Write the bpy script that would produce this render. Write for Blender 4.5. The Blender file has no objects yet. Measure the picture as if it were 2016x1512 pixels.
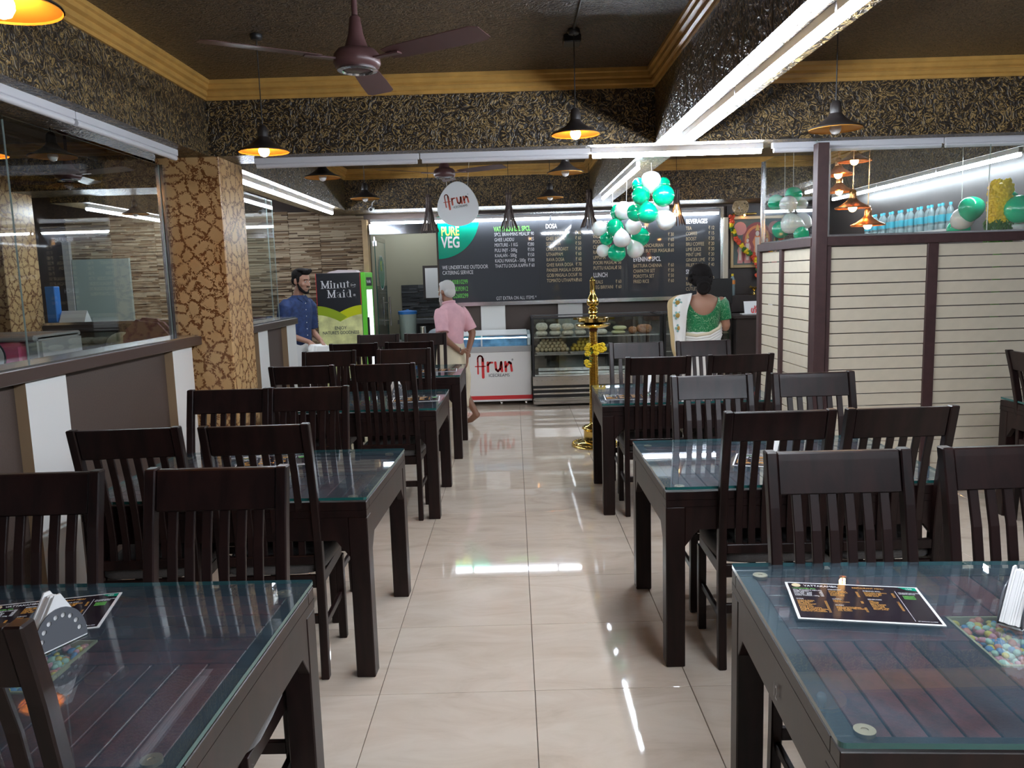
import bpy, bmesh, math, random
from mathutils import Vector, Matrix
R = random.Random(7)
PI = math.pi
sc = bpy.context.scene
C = sc.collection

# ---------------------------------------------------------------- camera, world, exposure
def make_camera():
    pitch, yaw, roll = math.radians(-7.697), math.radians(-0.30), math.radians(1.7)
    F = Vector((math.sin(yaw)*math.cos(pitch), math.cos(yaw)*math.cos(pitch), math.sin(pitch)))
    R0 = Vector((math.cos(yaw), -math.sin(yaw), 0)); U0 = R0.cross(F)
    Rv = R0*math.cos(roll)-U0*math.sin(roll); Uv = U0*math.cos(roll)+R0*math.sin(roll)
    cd = bpy.data.cameras.new('camera'); cd.sensor_width = 36; cd.lens = 1560/2016*36
    cd.clip_start = 0.05; cd.clip_end = 100
    o = bpy.data.objects.new('camera', cd); C.objects.link(o)
    m = Matrix((Rv, Uv, -F)).transposed().to_4x4(); m.translation = (0, 0, 1.66)
    o.matrix_world = m; sc.camera = o
make_camera()
w = bpy.data.worlds.new('night'); sc.world = w; w.use_nodes = True
w.node_tree.nodes['Background'].inputs[0].default_value = (0.75, 0.82, 1, 1)
w.node_tree.nodes['Background'].inputs[1].default_value = 0.05
TUBE = 70.0       # radiance of the LED tubes
BULB = 30.0       # radiance of the warm bulbs
sc.view_settings.view_transform = 'Standard'; sc.view_settings.look = 'None'
sc.view_settings.exposure = 1.36; sc.view_settings.gamma = 1.0
sc.view_settings.use_curve_mapping = False
cy = sc.cycles
cy.use_denoising = True; cy.max_bounces = 9; cy.diffuse_bounces = 4; cy.glossy_bounces = 5
cy.transparent_max_bounces = 24; cy.transmission_bounces = 8
cy.caustics_reflective = False; cy.caustics_refractive = False; cy.sample_clamp_indirect = 6.0
cy.blur_glossy = 0.5

# ---------------------------------------------------------------- materials
def nmat(name):
    m = bpy.data.materials.new(name); m.use_nodes = True
    nt = m.node_tree; b = nt.nodes['Principled BSDF']
    return m, nt, b
def mat(name, col, rough=.5, metal=0, spec=.5, coat=0, coatr=.1, emit=0, ecol=None, sss=0, trans=0, bump=None, var=0, sheen=0):
    m, nt, b = nmat(name)
    b.inputs['Base Color'].default_value = (*col, 1); b.inputs['Roughness'].default_value = rough
    b.inputs['Metallic'].default_value = metal; b.inputs['Specular IOR Level'].default_value = spec
    b.inputs['Coat Weight'].default_value = coat; b.inputs['Coat Roughness'].default_value = coatr
    b.inputs['Sheen Weight'].default_value = sheen
    if sss:
        b.inputs['Subsurface Weight'].default_value = sss; b.inputs['Subsurface Scale'].default_value = .02
    if trans: b.inputs['Transmission Weight'].default_value = trans
    if emit:
        b.inputs['Emission Color'].default_value = (*(ecol or col), 1); b.inputs['Emission Strength'].default_value = emit
    if bump or var:
        sc_, st = bump or (8, 0)
        tc = nt.nodes.new('ShaderNodeTexCoord'); n = nt.nodes.new('ShaderNodeTexNoise')
        n.inputs['Scale'].default_value = sc_; n.inputs['Detail'].default_value = 4
        nt.links.new(tc.outputs['Object'], n.inputs['Vector'])
        if st:
            bp = nt.nodes.new('ShaderNodeBump'); bp.inputs['Strength'].default_value = st; bp.inputs['Distance'].default_value = .005
            nt.links.new(n.outputs['Fac'], bp.inputs['Height']); nt.links.new(bp.outputs[0], b.inputs['Normal'])
        if var:
            r = nt.nodes.new('ShaderNodeValToRGB')
            r.color_ramp.elements[0].position = .3; r.color_ramp.elements[1].position = .7
            r.color_ramp.elements[0].color = (*[c*(1-var) for c in col], 1); r.color_ramp.elements[1].color = (*[min(1, c*(1+var)) for c in col], 1)
            nt.links.new(n.outputs['Fac'], r.inputs[0]); nt.links.new(r.outputs[0], b.inputs['Base Color'])
    return m
def ramp(nt, fac, stops, interp='LINEAR'):
    r = nt.nodes.new('ShaderNodeValToRGB'); r.color_ramp.interpolation = interp
    e = r.color_ramp.elements
    while len(e) < len(stops): e.new(.5)
    for el, (p, c) in zip(e, stops): el.position = p; el.color = (*c, 1)
    nt.links.new(fac, r.inputs[0]); return r.outputs[0]
def mapping(nt, scale=(1, 1, 1), rot=(0, 0, 0), coord='world'):
    mp = nt.nodes.new('ShaderNodeMapping')
    if coord == 'world': src = nt.nodes.new('ShaderNodeNewGeometry').outputs['Position']
    else: src = nt.nodes.new('ShaderNodeTexCoord').outputs['Object']
    nt.links.new(src, mp.inputs[0]); mp.inputs['Scale'].default_value = scale; mp.inputs['Rotation'].default_value = rot
    return mp.outputs[0]
def noise(nt, vec, scale, detail=3, dist=0, rough=.5):
    n = nt.nodes.new('ShaderNodeTexNoise'); n.inputs['Scale'].default_value = scale
    n.inputs['Detail'].default_value = detail; n.inputs['Distortion'].default_value = dist; n.inputs['Roughness'].default_value = rough
    nt.links.new(vec, n.inputs['Vector']); return n.outputs['Fac']
def bump(nt, b, h, st=.3, d=.01):
    bp = nt.nodes.new('ShaderNodeBump'); bp.inputs['Strength'].default_value = st; bp.inputs['Distance'].default_value = d
    nt.links.new(h, bp.inputs['Height']); nt.links.new(bp.outputs[0], b.inputs['Normal'])

def gold_plaster(name, gold, dark, scale, lo, hi, bst):
    m, nt, b = nmat(name)
    v = mapping(nt)
    f = noise(nt, v, scale, 2.0, 2.6, .55)
    big = noise(nt, v, 1.3, 2)
    add = nt.nodes.new('ShaderNodeMath'); add.operation = 'MULTIPLY_ADD'; add.inputs[1].default_value = .12; nt.links.new(big, add.inputs[0]); nt.links.new(f, add.inputs[2])
    col = ramp(nt, add.outputs[0], [(lo, dark), (lo+.025, gold), (hi, gold), (hi+.03, dark)])
    nt.links.new(col, b.inputs['Base Color'])
    b.inputs['Roughness'].default_value = .36; b.inputs['Specular IOR Level'].default_value = .5
    bump(nt, b, f, bst, .025)
    return m
M = {}
M['beam'] = gold_plaster('gold_black_plaster', (.36, .24, .09), (.027, .020, .015), 16, .54, .592, .9)
M['ceil'] = gold_plaster('dark_ceiling_plaster', (.135, .092, .052), (.040, .030, .023), 22, .52, .60, .7)

def column_mat():
    m, nt, b = nmat('patchy_column_paint')
    v = mapping(nt)
    def vmath(op, *xs):
        n = nt.nodes.new('ShaderNodeMath'); n.operation = op
        for i, x in enumerate(xs):
            if isinstance(x, (int, float)): n.inputs[i].default_value = x
            else: nt.links.new(x, n.inputs[i])
        return n.outputs[0]
    wn_ = nt.nodes.new('ShaderNodeTexNoise'); wn_.inputs['Scale'].default_value = 10; nt.links.new(v, wn_.inputs['Vector'])
    va = nt.nodes.new('ShaderNodeVectorMath'); va.operation = 'MULTIPLY_ADD'; va.inputs[1].default_value = (.04, .04, .04)
    nt.links.new(wn_.outputs['Color'], va.inputs[0]); nt.links.new(v, va.inputs[2])
    vo = nt.nodes.new('ShaderNodeTexVoronoi'); vo.feature = 'DISTANCE_TO_EDGE'; vo.inputs['Scale'].default_value = 11.5; vo.inputs['Randomness'].default_value = .9
    nt.links.new(va.outputs[0], vo.inputs['Vector'])
    f = noise(nt, v, 30, 2, 2.4)
    line = vmath('ADD', vo.outputs['Distance'], vmath('MULTIPLY', vmath('SUBTRACT', f, .5), .62))
    l1 = ramp(nt, line, [(.05, (1, 1, 1)), (.075, (0, 0, 0))])
    sq = ramp(nt, f, [(.475, (0, 0, 0)), (.495, (1, 1, 1)), (.51, (1, 1, 1)), (.53, (0, 0, 0))])
    near = ramp(nt, vo.outputs['Distance'], [(.10, (.8, .8, .8)), (.17, (.08, .08, .08))])
    fac = vmath('MAXIMUM', l1, vmath('MULTIPLY', sq, near))
    big = noise(nt, v, 3, 2)
    cream = ramp(nt, big, [(.3, (.58, .35, .15)), (.7, (.68, .45, .22))])
    mx = nt.nodes.new('ShaderNodeMix'); mx.data_type = 'RGBA'; nt.links.new(fac, mx.inputs[0]); nt.links.new(cream, mx.inputs[6]); mx.inputs[7].default_value = (.21, .085, .028, 1)
    nt.links.new(mx.outputs[2], b.inputs['Base Color']); b.inputs['Roughness'].default_value = .32
    bump(nt, b, fac, -.35, .004)
    return m
M['column'] = column_mat()

def floor_mat():
    m, nt, b = nmat('cream_polished_tile')
    v = mapping(nt, (1, 2.6, 1))
    f = noise(nt, v, 2.2, 6, 1.2, .6)
    oi = nt.nodes.new('ShaderNodeObjectInfo')
    ad = nt.nodes.new('ShaderNodeMath'); ad.operation = 'MULTIPLY_ADD'; ad.inputs[1].default_value = .12; nt.links.new(oi.outputs['Random'], ad.inputs[0]); nt.links.new(f, ad.inputs[2])
    nt.links.new(ramp(nt, ad.outputs[0], [(.3, (.50, .405, .32)), (.5, (.60, .495, .40)), (.72, (.66, .56, .465))]), b.inputs['Base Color'])
    b.inputs['Roughness'].default_value = .035; b.inputs['Specular IOR Level'].default_value = .5
    return m
M['tile'] = floor_mat()

def wood_mat(name, a, c, rough=.28, coat=.25, scale=(2, 2, .35), rnd=0.0):
    m, nt, b = nmat(name)
    v = mapping(nt, scale, coord='object')
    f = noise(nt, v, 9, 4, .6)
    src = f
    if rnd:
        oi = nt.nodes.new('ShaderNodeObjectInfo')
        ad = nt.nodes.new('ShaderNodeMath'); ad.operation = 'MULTIPLY_ADD'; ad.inputs[1].default_value = rnd
        nt.links.new(oi.outputs['Random'], ad.inputs[0]); nt.links.new(f, ad.inputs[2])
        s2 = nt.nodes.new('ShaderNodeMath'); s2.operation = 'SUBTRACT'; s2.inputs[1].default_value = rnd*.5; nt.links.new(ad.outputs[0], s2.inputs[0]); src = s2.outputs[0]
    nt.links.new(ramp(nt, src, [(.3, a), (.72, c)]), b.inputs['Base Color'])
    b.inputs['Roughness'].default_value = rough; b.inputs['Coat Weight'].default_value = coat; b.inputs['Coat Roughness'].default_value = .12; b.inputs['Specular IOR Level'].default_value = .27
    return m
M['wood'] = wood_mat('dark_polished_wood', (.006, .003, .003), (.020, .008, .007), .36, .06)
M['plank'] = wood_mat('reddish_plank_wood', (.05, .011, .010), (.16, .030, .026), .38, .15, (3, 3, 3), .45)
M['frame'] = mat('maroon_brown_frame', (.055, .026, .026), .42, var=.15, bump=(20, .05))
M['slat'] = mat('cream_laminate', (.62, .55, .43), .45, var=.04, bump=(14, .02))
M['brownwall'] = mat('brown_wall_panel', (.075, .052, .043), .5, var=.1, bump=(120, .12))
M['darkwall'] = mat('dark_brown_laminate', (.035, .026, .024), .38, var=.12)
M['white'] = mat('white_panel', (.74, .74, .72), .45)
M['tan'] = mat('tan_return', (.36, .25, .15), .5)
M['ledge'] = mat('brown_ledge', (.075, .05, .042), .3, coat=.2)
M['chrome'] = mat('brushed_steel', (.72, .73, .75), .2, 1)
M['darksteel'] = mat('dark_polished_steel', (.30, .32, .36), .12, 1)
M['steel'] = mat('stainless_steel', (.62, .60, .57), .26, 1)
M['mould'] = mat('gold_tan_moulding', (.50, .285, .075), .38, var=.15, bump=(9, .05))
M['mould2'] = mat('gold_tan_groove', (.30, .16, .04), .45)
M['fabric'] = mat('dark_grey_upholstery', (.055, .049, .047), .8, sheen=.25, bump=(160, .25), var=.15)
M['brass'] = mat('polished_brass', (.72, .52, .16), .13, 1)
M['brassdot'] = mat('brass_spacer', (.62, .45, .30), .35, .8)
M['black'] = mat('black_paint', (.012, .012, .013), .35)
M['blackm'] = mat('dark_lamp_enamel', (.02, .016, .015), .3)
M['goldin'] = mat('gold_lamp_lining', (.72, .33, .06), .35, .2)
M['copper'] = mat('copper_lamp', (.80, .36, .14), .22, .85)
M['whitep'] = mat('white_plastic', (.78, .79, .80), .35)
M['casing'] = mat('white_batten_casing', (.70, .70, .74), .4)
M['tube'] = mat('lit_led_tube', (.9, .95, 1), .4, emit=TUBE, ecol=(.82, .90, 1))
M['tube2'] = mat('lit_led_strip', (.9, .95, 1), .4, emit=TUBE*.42, ecol=(.82, .90, 1))
M['tube3'] = mat('lit_board_strip', (.9, .95, 1), .4, emit=TUBE*.27, ecol=(.82, .90, 1))
M['tubeoff'] = mat('unlit_led_tube', (.74, .74, .78), .3)
M['bulb'] = mat('lit_bulb', (1, .9, .7), .3, emit=BULB, ecol=(1, .50, .17))
M['bulboff'] = mat('unlit_bulb', (.85, .85, .85), .15)
M['fan'] = mat('maroon_fan_enamel', (.10, .045, .045), .35)
M['grout'] = mat('dark_grout', (.16, .13, .11), .8)
M['plain'] = mat('olive_plaster', (.30, .28, .20), .7)
M['green'] = mat('green_balloon', (.0, .50, .25), .16, coat=.4, sss=.15)
M['wballoon'] = mat('white_balloon', (.82, .84, .84), .2, coat=.4, sss=.2)
M['gilt'] = mat('gilt_frame', (.42, .30, .16), .35, .4)
M['string'] = mat('pale_string', (.8, .8, .74), .7)
M['leaf'] = mat('leaf_green', (.05, .16, .03), .6, var=.4)
M['yellow'] = mat('marigold_yellow', (.86, .60, .02), .6, var=.25)
M['red'] = mat('red_print', (.62, .03, .035), .4)
M['pink'] = mat('pink_print', (.80, .16, .30), .45)
M['blue'] = mat('blue_plastic', (.03, .20, .62), .35)
M['paper'] = mat('white_paper', (.80, .79, .78), .7)
M['ink'] = mat('white_ink', (.66, .66, .69), .6)
M['gink'] = mat('cream_gold_ink', (.58, .46, .28), .6)
M['oink'] = mat('orange_ink', (.70, .34, .06), .6)
M['lime'] = mat('lime_green_ink', (.16, .62, .10), .6)
M['yink'] = mat('yellow_ink', (.80, .82, .16), .6)
M['dink'] = mat('dark_ink', (.05, .06, .07), .6)
M['board'] = mat('dark_grey_menu_panel', (.060, .064, .072), .035, spec=.45)
M['boardgreen'] = mat('teal_green_panel', (.0, .27, .17), .14)
M['lam'] = mat('laminated_menu_black', (.02, .014, .02), .15)
M['skin'] = mat('brown_skin', (.26, .125, .075), .5, sss=.08, bump=(60, .05))
M['skin2'] = mat('tan_brown_skin', (.38, .20, .135), .5, sss=.08, bump=(60, .05))
M['hairb'] = mat('black_hair', (.008, .006, .006), .8, spec=.2, bump=(70, .8))
M['hairw'] = mat('white_hair', (.50, .49, .47), .7, bump=(60, .6))
M['pinkshirt'] = mat('pink_shirt_cotton', (.66, .38, .42), .85, var=.1, bump=(9, .9))
M['navy'] = mat('navy_shirt_cotton', (.014, .034, .115), .75, var=.35, bump=(22, .3))
M['mundu'] = mat('cream_cotton_cloth', (.68, .60, .44), .8, bump=(6, .5), var=.05)
M['wmundu'] = mat('white_cotton_cloth', (.80, .80, .78), .8, bump=(6, .4))
M['eye'] = mat('eye_white', (.8, .78, .75), .2)
M['snack'] = mat('puffed_snack_bag', (.78, .71, .57), .35, coat=.4, bump=(70, 1.0), var=.3)
M['snackb'] = mat('brown_snack_bag', (.38, .15, .05), .25, coat=.5, bump=(60, 1.0), var=.5)
M['snacky'] = mat('pale_yellow_pack', (.70, .66, .36), .3, coat=.4)
M['laddu'] = mat('pale_laddu', (.52, .42, .26), .8, bump=(90, .6), var=.15)
M['ladduy'] = mat('yellow_laddu', (.50, .35, .05), .8, bump=(90, .6), var=.2)
M['freezer'] = mat('freezer_white', (.74, .73, .72), .32)
M['greybar'] = mat('grey_plastic', (.38, .38, .38), .4)
M['iceblue'] = mat('blue_white_ice_print', (.18, .42, .85), .3, var=.5)
M['fgreen'] = mat('bright_green_enamel', (.14, .62, .05), .3)
M['fblack'] = mat('black_vinyl', (.016, .018, .022), .35)
M['fyel'] = mat('pale_yellow_print', (.62, .64, .30), .4, var=.28)
M['folive'] = mat('olive_green_print', (.26, .36, .02), .35)
M['flime'] = mat('yellow_lime_print', (.50, .55, .01), .35)
M['fridgelight'] = mat('fridge_led', (1, 1, 1), .4, emit=1.2, ecol=(.9, .97, 1))
M['bottle'] = mat('water_bottle_plastic', (.55, .72, .75), .12, trans=.6)
M['label'] = mat('teal_bottle_label', (.05, .42, .55), .4)
M['frost'] = mat('frosted_glass_sheet', (.33, .40, .37), .5, bump=(40, .2))
M['curtain'] = mat('pale_yellow_curtain', (.55, .48, .16), .7)
M['wicker'] = mat('pale_wicker', (.50, .38, .22), .6)
M['stick'] = mat('dark_bamboo_stick', (.06, .035, .03), .5)
M['stickpale'] = mat('pale_bamboo_stick', (.42, .33, .26), .5)  # paler tone of the inner sticks

def glass_mat(name, tint, boost=1.0, haze=0):
    m = bpy.data.materials.new(name); m.use_nodes = True; nt = m.node_tree; nt.nodes.clear()
    out = nt.nodes.new('ShaderNodeOutputMaterial'); mx = nt.nodes.new('ShaderNodeMixShader')
    tr = nt.nodes.new('ShaderNodeBsdfTransparent'); tr.inputs[0].default_value = (*tint, 1)
    gl = nt.nodes.new('ShaderNodeBsdfGlossy'); gl.inputs['Roughness'].default_value = .005; gl.inputs[0].default_value = (1, 1, 1, 1)
    lw = nt.nodes.new('ShaderNodeLayerWeight'); lw.inputs[0].default_value = .5
    p = nt.nodes.new('ShaderNodeMath'); p.operation = 'POWER'; p.inputs[1].default_value = 5; nt.links.new(lw.outputs['Facing'], p.inputs[0])
    a = nt.nodes.new('ShaderNodeMath'); a.operation = 'MULTIPLY_ADD'; a.inputs[1].default_value = .95; a.inputs[2].default_value = .043*boost
    nt.links.new(p.outputs[0], a.inputs[0]); nt.links.new(a.outputs[0], mx.inputs[0])
    src = tr.outputs[0]
    if haze:   # dust film, its blue colour painting in the sheen of reflected light
        df = nt.nodes.new('ShaderNodeBsdfDiffuse'); df.inputs[0].default_value = (.36, .62, .82, 1)
        m2 = nt.nodes.new('ShaderNodeMixShader'); nz = noise(nt, mapping(nt), 5, 4, .8)
        q = nt.nodes.new('ShaderNodeMath'); q.operation = 'MULTIPLY'; q.inputs[1].default_value = haze*2; nt.links.new(nz, q.inputs[0])
        nt.links.new(q.outputs[0], m2.inputs[0]); nt.links.new(src, m2.inputs[1]); nt.links.new(df.outputs[0], m2.inputs[2]); src = m2.outputs[0]
    nt.links.new(src, mx.inputs[1]); nt.links.new(gl.outputs[0], mx.inputs[2]); nt.links.new(mx.outputs[0], out.inputs[0])
    return m
M['glass'] = glass_mat('clear_sheet_glass', (.93, .96, .95), 1.5)
M['tglass'] = glass_mat('tinted_table_glass', (.85, .90, .90), 1.6, .040)
M['edge'] = mat('green_glass_edge', (.012, .095, .09), .15, coat=.5)
M['paneedge'] = mat('pale_pane_edge', (.42, .52, .50), .2)

def pebble_mats():
    return [mat('pebble_'+n, c, .45) for n, c in (('yellow', (.75, .55, .08)), ('coral', (.72, .24, .16)), ('pink', (.72, .30, .35)), ('blue', (.12, .25, .45)), ('mint', (.45, .62, .50)))]
M_PEB = pebble_mats()
def blouse_mat():
    m, nt, b = nmat('green_embroidered_silk')
    v = mapping(nt, coord='object')
    f = noise(nt, v, 13, 1, 2.5)
    nt.links.new(ramp(nt, f, [(.488, (.0, .16, .05)), (.502, (.42, .60, .38)), (.512, (.42, .60, .38)), (.526, (.0, .19, .06))]), b.inputs['Base Color'])
    b.inputs['Roughness'].default_value = .45; b.inputs['Sheen Weight'].default_value = .3
    return m
M['blouse'] = blouse_mat()

# ---------------------------------------------------------------- mesh helpers
class MB:
    def __init__(s): s.v = []; s.f = []; s.mi = []; s.cur = 0
    def add(s, vs, fs):
        n = len(s.v); s.v += [tuple(p) for p in vs]; s.f += [tuple(i+n for i in f) for f in fs]; s.mi += [s.cur]*len(fs); return s
    def box(s, x0, x1, y0, y1, z0, z1, M_=None):
        vs = [Vector((x, y, z)) for z in (z0, z1) for y in (y0, y1) for x in (x0, x1)]
        if M_ is not None: vs = [M_ @ p for p in vs]
        return s.add(vs, [(0, 2, 3, 1), (4, 5, 7, 6), (0, 1, 5, 4), (2, 6, 7, 3), (0, 4, 6, 2), (1, 3, 7, 5)])
    def prism(s, poly, a, b, ax='z', M_=None):
        # polygon extruded from a to b along ax; 2D axes: z->(x,y)  y->(x,z)  x->(y,z)
        def P(p, t): return Vector((p[0], p[1], t)) if ax == 'z' else Vector((p[0], t, p[1])) if ax == 'y' else Vector((t, p[0], p[1]))
        n = len(poly); vs = [P(p, a) for p in poly]+[P(p, b) for p in poly]
        if M_ is not None: vs = [M_ @ p for p in vs]
        ar = sum(poly[i][0]*poly[(i+1) % n][1]-poly[(i+1) % n][0]*poly[i][1] for i in range(n))
        fs = [tuple(range(n-1, -1, -1)), tuple(range(n, 2*n))]+[(i, (i+1) % n, n+(i+1) % n, n+i) for i in range(n)]
        if (ar < 0) ^ (ax == 'y') ^ (a > b): fs = [f[::-1] for f in fs]
        return s.add(vs, fs)
    def tube(s, pts, r, n=8, cap=True, sx=1.0):
        pts = [Vector(p) for p in pts]; k = len(pts); rs = r if isinstance(r, (list, tuple)) else [r]*k
        vs = []; up = Vector((0, 0, 1)); ref = None
        for i, p in enumerate(pts):
            d = (pts[min(i+1, k-1)]-pts[max(i-1, 0)]).normalized()
            if ref is None:
                ref = d.orthogonal().normalized() if abs(d.z) > .9 else d.cross(up).normalized()
            a = (ref-d*ref.dot(d)).normalized(); b = d.cross(a); ref = a
            for j in range(n):
                t = 2*PI*j/n; vs.append(p+a*math.cos(t)*rs[i]*sx+b*math.sin(t)*rs[i])
        fs = [(i*n+j, i*n+(j+1) % n, (i+1)*n+(j+1) % n, (i+1)*n+j) for i in range(k-1) for j in range(n)]
        if cap: fs += [tuple(range(n-1, -1, -1)), tuple(range((k-1)*n, k*n))]
        return s.add(vs, fs)
    def lathe(s, prof, n=24, c=(0, 0, 0), cap=True):
        vs = [(c[0]+r*math.cos(2*PI*j/n), c[1]+r*math.sin(2*PI*j/n), c[2]+z) for r, z in prof for j in range(n)]
        k = len(prof)
        fs = [(i*n+j, i*n+(j+1) % n, (i+1)*n+(j+1) % n, (i+1)*n+j) for i in range(k-1) for j in range(n)]
        if cap: fs += [tuple(range(n-1, -1, -1)), tuple(range((k-1)*n, k*n))]
        return s.add(vs, fs)
    def ball(s, c, r, nu=16, nv=10, M_=None):
        if not isinstance(r, (tuple, list)): r = (r, r, r)
        vs = [Vector((r[0]*math.sin(PI*i/nv)*math.cos(2*PI*j/nu), r[1]*math.sin(PI*i/nv)*math.sin(2*PI*j/nu), -r[2]*math.cos(PI*i/nv))) for i in range(1, nv) for j in range(nu)]
        vs += [Vector((0, 0, -r[2])), Vector((0, 0, r[2]))]
        c = Vector(c); vs = [((M_ @ p) if M_ is not None else p)+c for p in vs]
        fs = [(i*nu+j, i*nu+(j+1) % nu, (i+1)*nu+(j+1) % nu, (i+1)*nu+j) for i in range(nv-2) for j in range(nu)]
        a, b = (nv-1)*nu, (nv-1)*nu+1
        fs += [(a, (j+1) % nu, j) for j in range(nu)]+[(b, (nv-2)*nu+j, (nv-2)*nu+(j+1) % nu) for j in range(nu)]
        return s.add(vs, fs)
    def build(s, name, mats, parent=None, smooth=False, bev=0, seg=1, loc=None, **kw):
        me = s.mesh(name, mats, smooth, bev, seg)
        return link(name, me, parent, loc, **kw)
    def mesh(s, name, mats, smooth=False, bev=0, seg=1):
        me = bpy.data.meshes.new(name); me.from_pydata(s.v, [], s.f)
        mats = mats if isinstance(mats, (list, tuple)) else [mats]
        for m in mats: me.materials.append(M[m] if isinstance(m, str) else m)
        if len(mats) > 1: me.polygons.foreach_set('material_index', s.mi)
        if bev:
            bm = bmesh.new(); bm.from_mesh(me)
            es = [e for e in bm.edges if len(e.link_faces) == 2 and e.calc_face_angle(0) > .5]
            bmesh.ops.bevel(bm, geom=es, offset=bev, segments=seg, affect='EDGES', clamp_overlap=True)
            bm.to_mesh(me); bm.free()
        if smooth:
            me.polygons.foreach_set('use_smooth', [True]*len(me.polygons))
            try: me.set_sharp_from_angle(angle=math.radians(48 if smooth is True else smooth))
            except Exception: pass
        me.update(); return me
def link(name, data, parent=None, loc=None, rot=None, label=None, cat=None, group=None, kind=None):
    o = bpy.data.objects.new(name, data); C.objects.link(o)
    if parent is not None: o.parent = parent
    if loc is not None: o.location = loc
    if rot is not None: o.rotation_euler = rot
    tag(o, label, cat, group, kind); return o
def tag(o, label=None, cat=None, group=None, kind=None):
    if label: o['label'] = label
    if cat: o['category'] = cat
    if group: o['group'] = group
    if kind: o['kind'] = kind
    return o
def thing(name, label, cat, loc=(0, 0, 0), rz=0, group=None, kind=None):
    return link(name, None, None, loc, (0, 0, rz), label, cat, group, kind)
KIDS = {}
def kids(o):
    return [c for c in o.children]
def dup(o, loc=None, rz=None, label=None, group=None, parent=None):
    c = o.copy(); C.objects.link(c)
    if parent is not None: c.parent = parent
    if loc is not None: c.location = loc
    if rz is not None: c.rotation_euler = (0, 0, rz)
    if label: c['label'] = label
    if group: c['group'] = group
    for ch in list(o.children): dup(ch, parent=c)
    return c
def struct(mb, name, mt, label, cat, **kw):
    return mb.build(name, mt, None, label=label, cat=cat, kind='structure', **kw)
def text(name, s, loc, size, mt, parent, align='LEFT', sx=.62, rot=(PI/2, 0, 0), off=0.0, ls=1.0, ext=.0006):
    c = bpy.data.curves.new(name, 'FONT'); c.body = s; c.size = size; c.align_x = align; c.extrude = ext; c.offset = off; c.space_line = ls
    c.resolution_u = 3
    tmp = bpy.data.objects.new(name, c)
    me = bpy.data.meshes.new_from_object(tmp); bpy.data.objects.remove(tmp); bpy.data.curves.remove(c)
    me.name = name; me.materials.clear(); me.materials.append(M[mt])
    o = link(name, me, parent, loc, rot); o.scale = (sx, 1, 1); return o
def stroke(pts, wd, n=8):
    """flat rounded stroke as (verts, faces) in 2D"""
    vs, fs = [], []
    for (a, b) in zip(pts[:-1], pts[1:]):
        a, b = Vector((*a, 0)), Vector((*b, 0)); d = b-a
        if d.length < 1e-6: continue
        ang = math.atan2(d.y, d.x); k = len(vs)
        cap = [b+Vector((math.cos(ang-PI/2+PI*i/n), math.sin(ang-PI/2+PI*i/n), 0))*wd/2 for i in range(n+1)]
        cap += [a+Vector((math.cos(ang+PI/2+PI*i/n), math.sin(ang+PI/2+PI*i/n), 0))*wd/2 for i in range(n+1)]
        vs += cap; fs.append(tuple(range(k, k+len(cap))))
    return vs, fs
def arc(cx, cy_, rx, ry, a0, a1, n=10):
    return [(cx+rx*math.cos(math.radians(a0+(a1-a0)*i/n)), cy_+ry*math.sin(math.radians(a0+(a1-a0)*i/n))) for i in range(n+1)]
def shape2d(name, loops, depth, mt):
    """filled 2D outline with holes, extruded: mesh in the XY plane"""
    c = bpy.data.curves.new(name, 'CURVE'); c.dimensions = '2D'; c.fill_mode = 'BOTH'; c.extrude = depth/2
    for lp in loops:
        sp = c.splines.new('POLY'); sp.points.add(len(lp)-1); sp.use_cyclic_u = True
        for p, q in zip(sp.points, lp): p.co = (q[0], q[1], 0, 1)
    o = bpy.data.objects.new(name, c); C.objects.link(o)
    dg = bpy.context.evaluated_depsgraph_get(); dg.update()
    me = bpy.data.meshes.new_from_object(o.evaluated_get(dg)); bpy.data.objects.remove(o); me.materials.clear(); me.materials.append(M[mt])
    return me
def Rz(a): return Matrix.Rotation(a, 4, 'Z')
def T(x, y, z): return Matrix.Translation((x, y, z))
# ---------------------------------------------------------------- room shell
CZ = 3.03; BZ = 2.54
fl = thing('floor', 'polished cream floor tiles running the length of the dining hall', 'floor', kind='structure')
MB().box(-6.8, 4.4, -3.3, 13.4, -.15, -.006).build('slab', 'grout', fl)
tile = MB().box(-.3135, .3135, -.306, .306, -.012, 0).mesh('tile', 'tile', bev=.0012)
for i in range(-4, 7):
    for j in range(-10, 13):
        link('tile', tile, fl, (.04+.63*(i+.5), 3.01+.615*(j+.5), 0))
MB().box(-6.8, -2.482, -3.3, 10.85, -.006, 0).build('side_room_floor', 'tile', fl)
MB().box(-4, 1, 11.05, 13.4, -.006, 0).build('kitchen_floor', 'tile', fl)
struct(MB().box(-6.9, 4.5, -3.4, 13.5, CZ, CZ+.12), 'ceiling', 'ceil', 'dark textured ceiling with faint gold flecks over the hall', 'ceiling')
struct(MB().box(4.2, 4.35, -3.4, 11, 0, CZ), 'wall_right', 'darkwall', 'brown wall along the far right side', 'wall')
struct(MB().box(-6.95, -6.8, -3.4, 11, 0, CZ), 'wall_left_far', 'brownwall', 'brown outer wall of the side room beyond the left glass', 'wall')
struct(MB().box(-6.9, 4.35, -3.45, -3.3, 0, CZ), 'wall_front', 'brownwall', 'brown wall behind the seating', 'wall')
wb = struct(MB().box(-6.9, -1.93, 10.85, 11.0, 0, CZ).box(-1.02, 4.35, 10.85, 11.0, 0, CZ).box(-1.93, -1.02, 10.85, 11, 2.30, CZ), 'wall_back', 'brownwall', 'brown back wall behind the counter and menu board', 'wall')
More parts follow.
